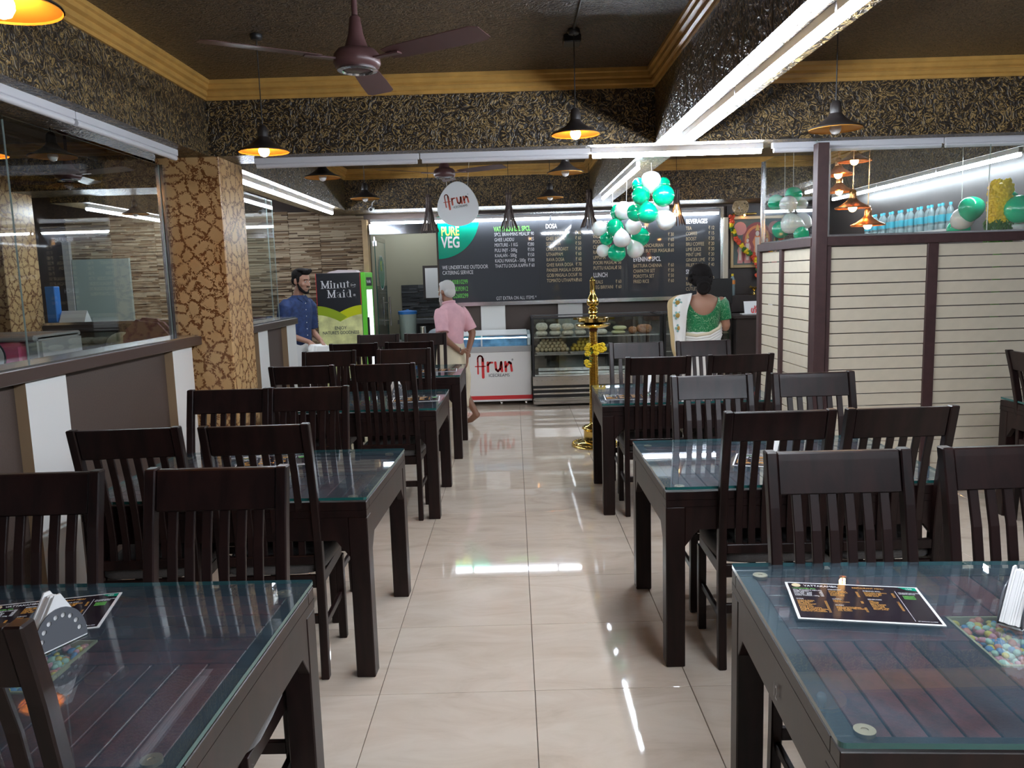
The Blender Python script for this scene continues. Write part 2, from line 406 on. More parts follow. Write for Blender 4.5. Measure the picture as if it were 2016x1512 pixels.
# stone strip cladding on the left part of the back wall
for pi, (xa, xb) in enumerate([(-6.0, -5.4), (-5.4, -4.8), (-4.8, -4.2), (-4.2, -3.6), (-3.6, -3.0), (-3.0, -2.58), (-2.58, -1.98)]):
    mb = MB(); z = 0.0
    while z < 2.6:
        h = R.choice((.013, .016, .019)); x = xa+.002
        while x < xb-.004:
            l = min(R.uniform(.12, .42), xb-.002-x)
            if xb-.002-x-l < .04: l = xb-.002-x
            mb.cur = R.choice((0, 0, 0, 1, 1, 1, 2, 2, 3)); d = R.choice((.006, .014, .024, .036, .042))
            mb.box(x+.0008, x+l-.0008, 10.85-d, 10.85, z+.0008, z+h-.0008); x += l
        z += h
    if pi == 0: STONE = [mat('stone_'+n, c, .75, bump=(40, .3)) for n, c in (('cream', (.56, .45, .31)), ('tan', (.42, .31, .20)), ('brown', (.27, .175, .10)), ('umber', (.14, .09, .055)))]
    mb.build('stone_cladding', STONE, wb, kind='stuff')
MB().box(.60, .93, 10.79, 10.85, 0, 1.28).build('pilaster', 'white', wb)
MB().box(-.45, -.12, 10.79, 10.85, 0, 1.28).build('pilaster', 'white', wb)
MB().box(2.83, 2.885, 10.74, 10.85, 1.30, 2.36).build('pilaster', 'slat', wb)
MB().box(2.885, 4.2, 10.82, 10.85, 1.34, 2.515).build('shrine_panel', 'darkwall', wb)
# left half wall with ledge, in two lengths either side of the column
def half_wall(name, y0, y1, strips, label):
    wl = struct(MB().box(-2.46, -2.30, y0, y1, 0, 1.25), name, 'brownwall', label, 'wall')
    for a, b in strips:
        mb = MB(); mb.box(-2.30, -2.245, a, b, .02, 1.25); mb.mi = [0]*6; mb.mi[2] = 1
        mb.build('raised_strip', ['white', 'tan'], wl)
    MB().box(-2.49, -2.215, y0, y1, 1.25, 1.31).build('ledge', 'ledge', wl, bev=.004)
    MB().box(-2.43, -2.235, y0, y1-.004, 1.3105, 1.322).build('ledge_cap', 'chrome', wl)
    return wl
half_wall('wall_left_near', -1.0, 5.6, [(.45, .78), (2.01, 2.34), (3.59, 3.92), (5.17, 5.485)], 'brown half wall with white strips and a steel topped ledge, in front of the patterned column')
half_wall('wall_left_rear', 6.08, 8.13, [(6.93, 7.2), (7.81, 8.13)], 'brown and white half wall running on behind the patterned column')
def pane_x(x, y0, y1, z0, z1, par): # pane in a plane of constant x
    mb = MB(); mb.box(x-.003, x+.003, y0, y1, z0, z1); mb.mi = [1, 1, 1, 1, 0, 0]
    return mb.build('pane', ['glass', 'paneedge'], par)
def pane_y(y, x0, x1, z0, z1, par):
    mb = MB(); mb.box(x0, x1, y-.003, y+.003, z0, z1); mb.mi = [1, 1, 0, 0, 1, 1]
    return mb.build('pane', ['glass', 'paneedge'], par)
wn = thing('window_1', 'frameless glass screen above the near left half wall', 'glass screen', kind='structure')
for a, b in ((-1, 1.9), (1.905, 3.885), (3.89, 5.56)): pane_x(-2.40, a, b, 1.322, 2.49, wn)
MB().box(-2.425, -2.375, 5.565, 5.598, 1.322, 2.49).build('channel', 'chrome', wn)
wn = thing('window_2', 'frameless glass screen above the rear left half wall', 'glass screen', kind='structure')
for a, b in ((6.1, 7.93), (7.935, 8.12)): pane_x(-2.40, a, b, 1.322, 2.49, wn)
# columns
struct(MB().box(-2.44, -2.0, 5.6, 6.08, 0, BZ), 'column', 'column', 'square column with cream patches on brown beside the left half wall', 'column', bev=.006)
struct(MB().box(-5.4, -4.76, 7.5, 8.05, 0, 2.75), 'column', 'column', 'patchy brown column seen through the left glass', 'column', bev=.006)
# beams
def beam(x0, x1, y0, y1, label, z=BZ, mt='beam'): return struct(MB().box(x0, x1, y0, y1, z, CZ), 'beam', mt, label, 'beam')
beam(-2.50, -2.06, -3.3, 10.85, 'long black and gold textured beam over the left half wall')
beam(1.0, 1.26, -3.3, 5.6, 'long textured beam with a bright tube light, right of the near ceiling fan')
beam(.97, 1.24, 5.98, 10.06, 'long textured beam with a tube light above the balloons')
beam(-2.06, 4.2, 5.6, 5.98, 'black and gold textured cross beam spanning the middle of the hall')
beam(-2.06, 4.2, 10.06, 10.85, 'textured cross beam above the menu board')
beam(3.92, 4.2, -3.3, 5.6, 'textured beam along the far right wall in front of the slatted partition')
beam(3.92, 4.2, 5.98, 10.06, 'textured beam along the right wall behind the slatted partition')
beam(-6.8, -2.5, 7.7, 8.25, 'textured cross beam in the side room beyond the left glass', 2.6)
beam(-4.7, -4.3, 8.25, 10.85, 'textured beam at the rear of the side room')
beam(-2.06, 4.2, -3.3, -2.8, 'textured cross beam at the front of the hall')
# gold mouldings
SEC = [(0, 2.905), (.014, 2.905), (.014, 2.925), (.03, 2.932), (.03, 2.955), (.022, 2.958), (.022, 2.966), (.045, 2.975), (.045, 3.0), (.06, 3.006), (.06, CZ), (0, CZ)]
TN = [0]
def moulding(ax, f, d, a, b, label):
    TN[0] += 1; mb = MB()
    if ax == 'x':  # runs along x on a face at y=f, projecting in direction d
        mb.prism([(f+d*p, z) for p, z in SEC], a, b, 'x')
    else:
        mb.prism([(f+d*p, z) for p, z in SEC], a, b, 'y')
    return struct(mb, 'trim_%d' % TN[0], 'mould', label, 'moulding')
moulding('y', -2.06, 1, -2.8, 5.6, 'gold moulding along the left beam in the near ceiling bay')
moulding('x', 5.6, -1, -2.06, 1.0, 'gold moulding on the front of the middle cross beam, behind the near fan')
moulding('y', 1.0, -1, -2.8, 5.6, 'gold moulding along the right beam in the near ceiling bay')
moulding('x', 5.6, -1, 1.26, 3.92, 'gold moulding above the slatted partition')
moulding('y', 1.26, 1, -2.8, 5.6, 'gold moulding right of the long lit beam')
moulding('y', -2.06, 1, 5.98, 10.06, 'gold moulding along the left beam in the rear ceiling bay')
moulding('x', 10.06, -1, -2.06, .97, 'gold moulding on the rear cross beam above the hanging oval sign')
moulding('y', .97, -1, 5.98, 10.06, 'gold moulding left of the rear lit beam')
moulding('x', 10.06, -1, 1.24, 3.92, 'gold moulding on the rear cross beam right of the balloons')
moulding('y', 3.92, -1, 5.98, 10.06, 'gold moulding seen through the glass of the slatted partition')
moulding('y', 3.92, -1, -2.8, 5.6, 'gold moulding along the right wall beam')
moulding('x', 7.7, -1, -6.8, -2.5, 'gold moulding on the side room beam beyond the left glass')

# ---------------------------------------------------------------- tube lights
def batten(p, axis, ln, lit, label, group=None, drop=.035, soft=False):
    x, y, z = p
    t = thing('batten_light', label, 'tube light', p, 0, group)
    h = ln/2; n = 10; tm = ('tube3' if soft == 3 else 'tube2' if soft else 'tube') if lit else 'tubeoff'
    if axis == 'y':
        MB().box(-.017, .017, -h, h, -.008, drop).build('casing', 'casing', t, bev=.003)
        MB().tube([(0, -h+.012, -.022), (0, h-.012, -.022)], .017, n).build('tube', tm, t, smooth=True)
    else:
        MB().box(-h, h, -.017, .017, -.008, drop).build('casing', 'casing', t, bev=.003)
        MB().tube([(-h+.012, 0, -.022), (h-.012, 0, -.022)], .017, n).build('tube', tm, t, smooth=True)
    return t
for k, y in enumerate((4.62, 3.4, 2.18, .96)):
    batten((1.12, y, 2.51), 'y', 1.21, True, ['bright tube light on the long beam, rearmost before the middle cross beam', 'bright tube light on the long beam, second from the middle cross beam', 'bright tube light on the long beam, third from the middle cross beam', 'bright tube light on the long beam, nearest the front'][k])
for k, y in enumerate((-.3, -1.52)): batten((1.12, y, 2.51), 'y', 1.21, True, 'added unseen tube light on the long beam behind the viewer, '+('first', 'second')[k]+' one')  # unseen tubes added beyond the view to brighten the hall
batten((1.18, 5.76, 2.51), 'x', 1.21, True, 'lit tube light under the middle cross beam where it meets the long beam')
batten((-.03, 5.76, 2.51), 'x', 1.2, False, 'unlit white batten under the middle cross beam, beside the lit one')
batten((-1.22, 5.76, 2.51), 'x', 1.16, False, 'unlit white batten under the middle cross beam nearest the patterned column')
batten((2.45, 5.76, 2.51), 'x', 1.2, False, 'unlit white batten above the slatted partition glass, left')
batten((3.66, 5.76, 2.51), 'x', 1.2, False, 'unlit white batten above the slatted partition glass, right')
for k, y in enumerate((4.7, 3.48, 2.26)):
    batten((-2.17, y, 2.51), 'y', 1.21, False, ['unlit white batten under the left beam, next to the patterned column', 'unlit white batten under the left beam, middle one', 'unlit white batten under the left beam, nearest the front'][k])
for k, y in enumerate((8.35, 7.1)):
    batten((1.02, y, 2.51), 'y', 1.24, True, ['tube light on the rear beam, its far end near the menu board', 'tube light on the rear beam directly above the balloons'][k], soft=True)
for k, y in enumerate((6.75, 7.97, 9.19)):
    batten((-2.17, y, 2.51), 'y', 1.21, True, ['lit tube light under the left beam just behind the patterned column', 'lit tube light under the left beam, middle of the rear bay', 'lit tube light under the left beam, next to the stone wall'][k], soft=True)
for k, x in enumerate((-1.28, -.08, 1.12, 2.24)):
    batten((x, 10.72, 2.44), 'x', 1.19 if k < 3 else 1.04, True, 'lit tube light over the '+('kitchen doorway', 'green corner of the menu board', 'middle of the menu board', 'right end of the menu board')[k], drop=.03, soft=3)
for k, y in enumerate((6.95, 8.17, 9.39)):
    batten((3.97, y, 2.51), 'y', 1.21, True, 'lit tube light on the right wall beam '+('nearest the slatted partition', 'above the water bottles', 'at the rear')[k], soft=True)
for k, y in enumerate((8.95, 10.1)): batten((-4.4, y, 2.51), 'y', 1.14, True, 'lit tube light in the side room beyond the left glass, '+('front', 'rear')[k]+' one', soft=True)
for k, (x, y) in enumerate(()): batten((x, y, 2.97), 'y', 1.2, True, 'tube light on the side room ceiling beyond the left glass, '+('front', 'middle')[k]+' one')
for k, (x, y) in enumerate(((2.7, .2), (2.7, -1.6))): batten((x, y, 2.97), 'x', 1.2, True, 'added unseen tube light on the ceiling behind the viewer, '+('right near', 'right rear', 'left rear')[k])  # extra ceiling tubes, out of view, added as fill from behind the camera
batten((-1.6, 12.2, 2.76), 'x', .6, True, 'added kitchen tube light hidden from view above the sink')  # hidden fixture added to brighten the kitchen

# ---------------------------------------------------------------- slatted partition on the right
pt = thing('partition', 'partition of cream horizontal slats in a maroon frame with glass above', 'partition', kind='structure')
def fr(*b): return MB().box(*b).build('post', 'frame', pt, bev=.003)
fr(2.115, 2.195, 5.60, 5.685, 0, 2.51)
for x in (2.20, 2.905, 3.71): fr(x, x+(.03 if x < 2.3 else .075), 5.615, 5.665, 0, 1.81)
fr(4.12, 4.2, 5.615, 5.665, 0, 1.81)
fr(2.115, 2.175, 6.31, 6.37, 0, 1.81); fr(2.11, 2.19, 6.86, 6.93, 0, 1.81); fr(2.115, 2.175, 5.69, 5.715, 0, 1.81)
MB().box(2.195, 4.2, 5.605, 5.675, 1.81, 1.872).build('rail', 'frame', pt, bev=.003)
MB().box(2.11, 2.18, 5.685, 6.93, 1.81, 1.872).build('rail', 'frame', pt, bev=.003)
def slats(ax, a, b, f):
    nz = 20; z0 = .06; st = (1.808-z0)/nz
    bx = (0, b-a, f, f+.018, 0, st-.008) if ax == 'x' else (f, f+.018, 0, b-a, 0, st-.008)
    me = MB().box(*bx).mesh('slat', 'slat')
    for k in range(nz): link('slat', me, pt, (a, 0, z0+k*st) if ax == 'x' else (0, a, z0+k*st))
slats('x', 2.231, 2.904, 5.632); slats('x', 2.981, 3.709, 5.632); slats('x', 3.786, 4.119, 5.632)
slats('y', 5.716, 6.309, 2.136); slats('y', 6.371, 6.859, 2.136)
wn = thing('window_3', 'clear glass with aluminium edging above the slatted partition', 'glass screen', kind='structure')
for a, b in ((2.215, 3.318), (3.322, 4.19)): pane_y(5.64, a, b, 1.885, 2.47, wn)
MB().box(2.196, 2.215, 5.625, 5.655, 1.873, 2.47).build('channel', 'chrome', wn); MB().box(2.215, 4.19, 5.625, 5.655, 1.873, 1.886).build('channel', 'chrome', wn)
wn = thing('window_4', 'clear glass above the short slatted return facing the aisle', 'glass screen', kind='structure')
pane_x(2.145, 5.70, 6.88, 1.885, 2.56, wn)
MB().box(2.13, 2.16, 6.88, 6.905, 1.873, 2.56).build('channel', 'chrome', wn); MB().box(2.13, 2.16, 5.69, 6.88, 1.873, 1.886).build('channel', 'chrome', wn)

# ---------------------------------------------------------------- kitchen behind the doorway
struct(MB().box(-3.4, .6, 13.0, 13.12, 0, 2.8), 'wall_kitchen_back', 'plain', 'olive plaster wall at the back of the kitchen', 'wall')
struct(MB().box(-3.4, -3.28, 11, 13.1, 0, 2.8), 'wall_kitchen_left', 'plain', 'olive plaster wall on the left of the kitchen', 'wall')
struct(MB().box(.5, .62, 11, 13.1, 0, 2.8), 'wall_kitchen_right', 'plain', 'plaster wall on the right of the kitchen', 'wall')
struct(MB().box(-3.4, .62, 11, 13.12, 2.8, 2.9), 'ceiling_kitchen', 'plain', 'plain kitchen ceiling', 'ceiling')
tr = struct(MB().box(-1.99, -1.925, 10.72, 10.9, 0, 2.47), 'trim_20', mat('honey_wood_jamb', (.52, .36, .19), .5, var=.12), 'honey wood jamb between stone wall and kitchen doorway', 'door jamb')
struct(MB().box(-1.90, -1.0, 10.73, 10.84, 2.27, 2.41), 'trim_21', 'darksteel', 'shiny steel head trim above the kitchen doorway', 'trim', bev=.004)
dr = thing('door_1', 'open glass kitchen door with a green oval sticker and steel pull handle', 'door', (-1.87, 10.93, 0), 0, kind='structure')
mb = MB(); mb.box(-.006, .006, 0, .86, .02, 2.2); mb.mi = [1, 1, 1, 1, 0, 0]; mb.build('pane', ['glass', 'edge'], dr)
MB().box(-.012, .012, 0, .86, 2.2, 2.26).build('door_rail', 'steel', dr)
MB().box(-.03, .03, .0, .09, 2.13, 2.2).build('patch_fitting', 'chrome', dr)
s = MB().lathe([(.235, 0), (.235, .004)], 32).mesh('sticker', 'boardgreen'); st = link('sticker', s, dr, (.008, .42, 1.77), (0, PI/2, 0))
st2 = MB().lathe([(.225, .0045), (.235, .006), (.24, .0045)], 32, cap=False).build('sticker_rim', 'paper', st)
text('sticker_letter', 'K', (.014, .34, 1.80), .2, 'yink', dr, rot=(PI/2, 0, PI/2), sx=.8)
hd = MB()
for sx in (-.05, .05): hd.tube([(sx, .78, 1.0), (sx, .78, 1.42)], .012, 10)
for z in (1.08, 1.34): hd.tube([(-.05, .78, z), (.05, .78, z)], .007, 8)
hd.build('door_handle', 'chrome', dr, smooth=True)
kc = thing('kitchen_sink_counter', 'dark kitchen counter with stone splashback seen through the doorway', 'counter', (-1.2, 12.7, 0))
MB().box(-.62, 1.1, -.32, .28, .98, 1.04).build('counter_top', mat('grey_granite', (.16, .17, .18), .25), kc)
MB().box(-.6, 1.1, -.26, .26, 0, .98).build('cupboard', 'fblack', kc)
mb = MB(); z = 1.06
while z < 1.58:
    x = -.62
    while x < 1.1:
        l = R.uniform(.1, .3); mb.cur = R.choice((0, 0, 1)); mb.box(x, min(1.1, x+l)-.002, .28-R.uniform(.006, .025), .29, z, z+.024); x += l
    z += .026
mb.build('splashback', [mat('slate_dark', (.03, .033, .037), .5), mat('slate_grey', (.075, .08, .085), .5)], kc, kind='stuff')
tag(MB().box(-1.42, -1.05, 12.93, 12.955, 1.36, 1.84).build('notice', 'paper'), 'blank pale notice sheet on the kitchen wall', 'notice')
MB().box(-1.46, -1.01, 12.955, 12.985, 1.34, 1.88).build('notice_frame', 'darkwall', bpy.data.objects['notice'])
wd = thing('water_container', 'translucent water container with a blue lid in the kitchen doorway', 'container', (-1.56, 11.65, 0))
MB().lathe([(.10, .78), (.115, .8), (.13, 1.15), (.13, 1.17)], 24).build('body', 'frost', wd, smooth=True)
MB().lathe([(.14, 1.165), (.142, 1.205), (.13, 1.21), (.02, 1.225), (.02, 1.235)], 24).build('lid', 'blue', wd, smooth=True)
kt = thing('kitchen_trolley', 'low dark trolley carrying containers inside the kitchen doorway', 'trolley', (-1.36, 11.65, 0))
MB().box(-.4, .36, -.22, .22, .74, .775).build('top', 'greybar', kt)
for x in (-.37, .33):
    for y in (-.19, .19): MB().box(x-.015, x+.015, y-.015, y+.015, 0, .74).build('leg', 'greybar', kt)
tag(MB().lathe([(.045, .776), (.045, .97), (.048, .975), (.04, .98)], 20, (-1.34, 11.62, 0)).build('tumbler', 'steel', None, smooth=True), 'tall steel tumbler beside the water container', 'tumbler')
tag(MB().ball((-1.14, 11.62, .86), (.13, .12, .085), 20, 12).build('plastic_bag', mat('blueish_plastic_bag', (.45, .52, .60), .3, bump=(18, 1.0)), None, smooth=True), 'crumpled bluish plastic bag on the kitchen trolley', 'bag')

# ---------------------------------------------------------------- side room beyond the left glass
hw = struct(MB().box(-5.02, -2.5, 8.06, 8.2, 0, 1.25), 'wall_side_room', 'darkwall', 'dark half wall crossing the side room beyond the left glass', 'wall')
for a, b in ((-5.0, -4.62), (-3.0, -2.52)): MB().box(a, b, 8.01, 8.06, 0, 1.25).build('raised_strip', 'white', hw)
MB().box(-4.75, -2.5, 7.98, 8.24, 1.25, 1.31).build('ledge', 'darkwall', hw); MB().box(-4.75, -2.5, 8.0, 8.22, 1.311, 1.335).build('ledge_cap', 'chrome', hw)
struct(MB().box(-5.92, -5.15, 10.76, 10.80, 0, 2.06), 'door_2', 'frost', 'frosted glass door at the back of the side room', 'door', bev=.004)
struct(MB().box(-6.02, -5.93, 10.74, 10.8, 0, 2.3), 'trim_22', 'greybar', 'grey upright beside the frosted door', 'trim')
cu = MB()
pts = [(-6.75+.02*i, 10.6+.018*math.sin(i*1.9)) for i in range(19)]
cu.prism(pts+[(x, y+.008) for x, y in pts[::-1]], 1.0, 2.4, 'z'); tag(cu.build('curtain', 'curtain'), 'narrow pale yellow curtain at the far left of the side room', 'curtain')
br = thing('ice_cream_chest', 'pink ice cream chest with a round white badge beyond the left glass', 'freezer', (-3.38, 5.0, 0))
MB().box(-.5, .42, -.25, .25, .08, 1.36).build('body', 'pink', br, bev=.03, seg=2)
MB().box(.42, .52, -.24, .24, .08, 1.38).build('end_cap', 'greybar', br, bev=.02, seg=2)
MB().box(-.52, .5, -.26, .26, 1.36, 1.395).build('lid', 'greybar', br, bev=.01)
bd = link('badge', MB().lathe([(.115, 0), (.115, .004)], 28).mesh('badge', 'dink'), br, (.20, -.252, 1.27), (PI/2, 0, 0))
link('badge_face', MB().lathe([(.105, .004), (.105, .006)], 28).mesh('badge_face', 'paper'), bd)
text('badge_letter', 'B', (.14, -.262, 1.25), .09, 'red', br, sx=.8, off=.003); text('badge_letter', 'R', (.20, -.262, 1.25), .09, 'dink', br, sx=.8, off=.003)
tag(MB().box(-4.74, -4.64, 8.06, 8.16, 1.336, 1.70).build('carton', 'blue', bev=.006), 'tall blue carton standing on the side room ledge', 'carton')
cd = MB().prism([(-.07, 1.336), (.07, 1.336), (0, 1.45)], -4.62, -4.36, 'x', T(0, 8.12, 0)).build('table_sign', 'paper'); tag(cd, 'small folded white sign on the side room ledge', 'sign')
for k, (x, sx) in enumerate(((-3.83, .17), (-3.52, .2), (-3.25, .17))):
    tag(MB().ball((x, 7.72, .98+.13), (sx*.9, .14, .13), 16, 10).build('sack', mat('jute_sack_%d' % k, (.22, .19, .11), .9, bump=(30, .6)), smooth=True), 'bulging jute sack on the side room bench, '+('left', 'middle', 'right')[k]+' of three', 'sack')
bn = thing('bench', 'dark bench in front of the side room half wall', 'bench', (-3.5, 7.72, 0))
MB().box(-.75, .75, -.22, .22, .9, .978).build('top', 'darkwall', bn)
for x in (-.7, .7): MB().box(x-.03, x+.03, -.2, .2, 0, .9).build('leg', 'darkwall', bn)
dc = thing('draped_chair', 'chair draped with a dusky maroon cloth in the side room', 'chair', (-3.05, 6.6, 0))
MB().box(-.2, .2, -.02, .22, 0, .92).build('frame', 'wood', dc)
MB().prism([(-.24, .5), (.24, .5), (.22, 1.28), (.12, 1.4), (-.06, 1.42), (-.2, 1.3)], -.06, .03, 'y').build('drape', mat('dusky_maroon_cloth', (.22, .10, .11), .9, bump=(9, .6)), dc, bev=.03, seg=2)
# ---------------------------------------------------------------- dining tables
TL, TD, TH = 1.2, .93, .785
def make_table(mir):
    t = thing('dining_table', 'table', 'table', (0, 0, 0), 0, 'dining tables')
    hx, hy = TL/2, TD/2
    lg = MB().box(-.04, .04, -.04, .04, 0, .70).mesh('leg', 'wood', bev=.004)
    for sx in (-1, 1):
        for sy in (-1, 1): link('leg', lg, t, (sx*(hx-.042), sy*(hy-.042), 0))
    def apron(L):  # with slanted corner brackets
        return [(-L, .70), (-L, .53), (-L+.055, .60), (L-.055, .60), (L, .53), (L, .70)]
    for s in (-1, 1):
        MB().prism(apron(hx-.082), -.016, .016, 'y', T(0, s*(hy-.02), 0)).build('apron', 'wood', t, bev=.002)
        MB().prism(apron(hy-.082), -.016, .016, 'x', T(s*(hx-.02), 0, 0)).build('apron', 'wood', t, bev=.002)
    # solid under-top and border
    MB().box(-hx+.002, hx-.002, -hy+.002, hy-.002, .70, .728).build('under_top', 'wood', t)
    bw = .055
    for s in (-1, 1):
        MB().box(-hx+.002, hx-.002, min(s*(hy-.002), s*(hy-bw)), max(s*(hy-.002), s*(hy-bw)), .728, .765).build('border', 'wood', t, bev=.002)
        MB().box(min(s*(hx-.002), s*(hx-bw)), max(s*(hx-.002), s*(hx-bw)), -hy+bw+.001, hy-bw-.001, .728, .765).build('border', 'wood', t, bev=.002)
    ix, iy, pw, g, ph = hx-bw, hy-bw, .0682, .0025, .13
    def plank(x0, x1, y0, y1):
        me = MB().box((x0-x1)/2+g, (x1-x0)/2-g, (y0-y1)/2+g, (y1-y0)/2-g, .728, .762).mesh('plank', 'plank', bev=.002)
        link('plank', me, t, ((x0+x1)/2, (y0+y1)/2, 0))
    for qx in (-1, 1):
        for qy in (-1, 1):
            if qx*qy*mir < 0:   # planks along x
                n = 6; wd = iy/n
                for k in range(n):
                    a, b = k*wd, (k+1)*wd; st = ph if a < ph-.01 else 0
                    xs = sorted((qx*st, qx*ix)); ys = sorted((qy*max(a, 0), qy*b)); plank(*xs, *ys)
            else:
                n = 8; wd = ix/n
                for k in range(n):
                    a, b = k*wd, (k+1)*wd; st = ph if a < ph-.01 else 0
                    xs = sorted((qx*a, qx*b)); ys = sorted((qy*st, qy*iy)); plank(*xs, *ys)
    pit = MB()
    pit.box(-ph, ph, -ph, -ph+.006, .7285, .764).box(-ph, ph, ph-.006, ph, .7285, .764).box(-ph, -ph+.006, -ph, ph, .7285, .764).box(ph-.006, ph, -ph, ph, .7285, .764).box(-ph, ph, -ph, ph, .7285, .732)
    pp = pit.build('pebble_tray', mat('tray_cream', (.45, .38, .22), .6), t)
    pb = MB()
    for k in range(430):
        r = R.uniform(.007, .0115); pb.cur = R.randrange(5)
        pb.ball((R.uniform(-.121, .121), R.uniform(-.121, .121), .740+R.uniform(0, .02)), (r*R.uniform(.9, 1.35), r, r*.8), 7, 5, Rz(R.uniform(0, 3)))
    pb.build('pebbles', M_PEB, pp, smooth=True, kind='stuff')
    sp = MB().lathe([(.0, 0), (.021, 0), (.021, .008), (.007, .008), (.007, .0065), (0, .0065)], 20, cap=False).mesh('glass_spacer', 'brassdot', smooth=True)
    for sx in (-1, 1):
        for sy in (-1, 1): link('glass_spacer', sp, t, (sx*(hx-.07), sy*(hy-.065), .765))
    r = .012; out = []
    for cx, cy_, a in ((hx-r, hy-r, 0), (-hx+r, hy-r, 90), (-hx+r, -hy+r, 180), (hx-r, -hy+r, 270)): out += arc(cx, cy_, r, r, a, a+90, 4)
    gt = MB(); gt.prism(out, .7735, .785, 'z'); gt.mi = [0, 0]+[1]*(len(gt.f)-2)
    gt.build('glass_top', ['tglass', 'edge'], t)
    return t
tbs = {-1: make_table(-1), 1: make_table(1)}; used = set()
# centre x, centre y, rotation, label
TABLES = {
 'L1': (-1.232, 1.81, -1.6, 'glass-topped dark wood table in the front left corner of the picture'),
 'L2': (-1.21, 3.634, -2.0, 'glass-topped table left of the aisle, second from the front'),
 'L3': (-1.145, 5.825, -.9, 'glass-topped table left of the aisle, third from the front'),
 'L4': (-1.112, 7.65, 0, 'glass-topped table left of the aisle, rearmost, beside the old man'),
 'R1': (1.206, 1.80, -3.2, 'glass-topped dark table numbered 12 in the front right corner'),
 'R2': (1.202, 3.63, -.2, 'glass-topped table right of the aisle, second from the front'),
 'R3': (1.19, 5.78, -1.2, 'glass-topped table right of the aisle, beside the brass lamp'),
 'E1': (3.645, 4.56, 90, 'glass-topped table end at the right edge, by the slatted partition'),
}
TB = {}
for k, (x, y, r, lb) in TABLES.items():
    q = -1 if k[0] == 'L' else 1; TB[k] = dup(tbs[q]) if q in used else tbs[q]; used.add(q)
    TB[k].location = (x, y, 0); TB[k].rotation_euler = (0, 0, math.radians(r)); TB[k]['label'] = lb
tn = text('table_number', '12', (-.6013, -.02, .635), .05, 'ink', TB['R1'], sx=.7, rot=(PI/2, 0, -PI/2))
# ---------------------------------------------------------------- chairs
def make_chair():
    t = thing('dining_chair', 'chair', 'chair', (0, 0, 0), 0, 'dark slatted dining chairs')
    W = .218
    prof = [(-.205, 0), (-.192, .25), (-.188, .46), (-.192, .60), (-.212, .78), (-.245, .95), (-.285, 1.112)]
    def sw(pts, th):  # side profile strip in (y,z), thickness th in y
        return [(y-th/2, z) for y, z in pts]+[(y+th/2, z) for y, z in pts[::-1]]
    for s in (-1, 1):
        x0, x1 = sorted((s*(W-.034), s*W))
        MB().prism(sw(prof, .04), x0, x1, 'x').build('back_post', 'wood', t, bev=.004)
    top = [(-.2535, .985), (-.2785, 1.085), (-.285, 1.108)]
    MB().prism(sw(top, .026), -W+.0345, W-.0345, 'x').build('top_rail', 'wood', t, bev=.004)
    MB().box(-W+.0345, W-.0345, -.205, -.178, .50, .54).build('lower_rail', 'wood', t, bev=.003)
    sl = [(-.192, .535), (-.186, .62), (-.196, .74), (-.222, .88), (-.2535, .99)]
    me = MB().prism(sw(sl, .013), -.0145, .0145, 'x').mesh('back_slat', 'wood', bev=.002)
    n = 6; gap = (2*W-.069)/(n+1)
    for k in range(n): link('back_slat', me, t, (-W+.0345+gap*(k+1), 0, 0))
    # seat
    for s in (-1, 1):
        x0, x1 = sorted((s*(W-.03), s*(W-.006)))
        MB().box(x0, x1, -.165, .19, .405, .455).build('seat_rail', 'wood', t, bev=.002)
        MB().box(min(s*(W-.03), s*(W-.012)), max(s*(W-.03), s*(W-.012)), -.175, .18, .20, .228).build('side_stretcher', 'wood', t, bev=.002)
    MB().box(-W+.03, W-.03, .185, .205, .405, .455).build('seat_rail', 'wood', t, bev=.002)
    MB().box(-W+.03, W-.03, -.195, -.175, .395, .45).build('seat_rail', 'wood', t, bev=.002)
    MB().box(-W+.03, W-.03, -.19, -.17, .235, .275).build('rear_stretcher', 'wood', t, bev=.002)
    for s in (-1, 1):
        xo = s*(W-.018)
        MB().prism([(.168, 0), (.172, .2), (.172, .405), (.21, .405), (.21, .2), (.203, 0)], -.018, .018, 'x', T(xo, 0, 0)).build('front_leg', 'wood', t, bev=.003)
    br_ = MB().box(-.012, .012, .13, .17, .39, .404).mesh('corner_bracket', 'chrome')
    for s in (-1, 1): link('corner_bracket', br_, t, (s*(W-.05), 0, 0))
    # upholstered seat: rounded trapezoid with a domed top
    cu = MB(); N = 28; rows = []
    def outl(k, fx, fy):
        a = 2*PI*k/N; c_, s_ = math.cos(a), math.sin(a); e = .38
        x = math.copysign(abs(c_)**e, c_)*(W-.004); y = math.copysign(abs(s_)**e, s_)*.197
        return (x*fx*(1+.05*(y/.2)), y*fy+.008)
    for fx, fy, z in ((.98, .98, .455), (1.02, 1.02, .463), (1.025, 1.025, .485), (1.0, 1.0, .502), (.93, .92, .512), (.7, .7, .519), (.35, .35, .522)):
        rows.append([(*outl(k, fx, fy), z) for k in range(N)])
    vs = [p for r in rows for p in r]; nr = len(rows)
    fs = [(i*N+j, i*N+(j+1) % N, (i+1)*N+(j+1) % N, (i+1)*N+j) for i in range(nr-1) for j in range(N)]+[tuple(range(N-1, -1, -1)), tuple(range((nr-1)*N, nr*N))]
    cu.add(vs, fs); cu.build('seat', 'fabric', t, smooth=60)
    return t
ch0 = make_chair()
LN, SN = {'1': 'front', '2': 'second', '3': 'third', '4': 'rearmost'}, {'L': 'left', 'R': 'right'}
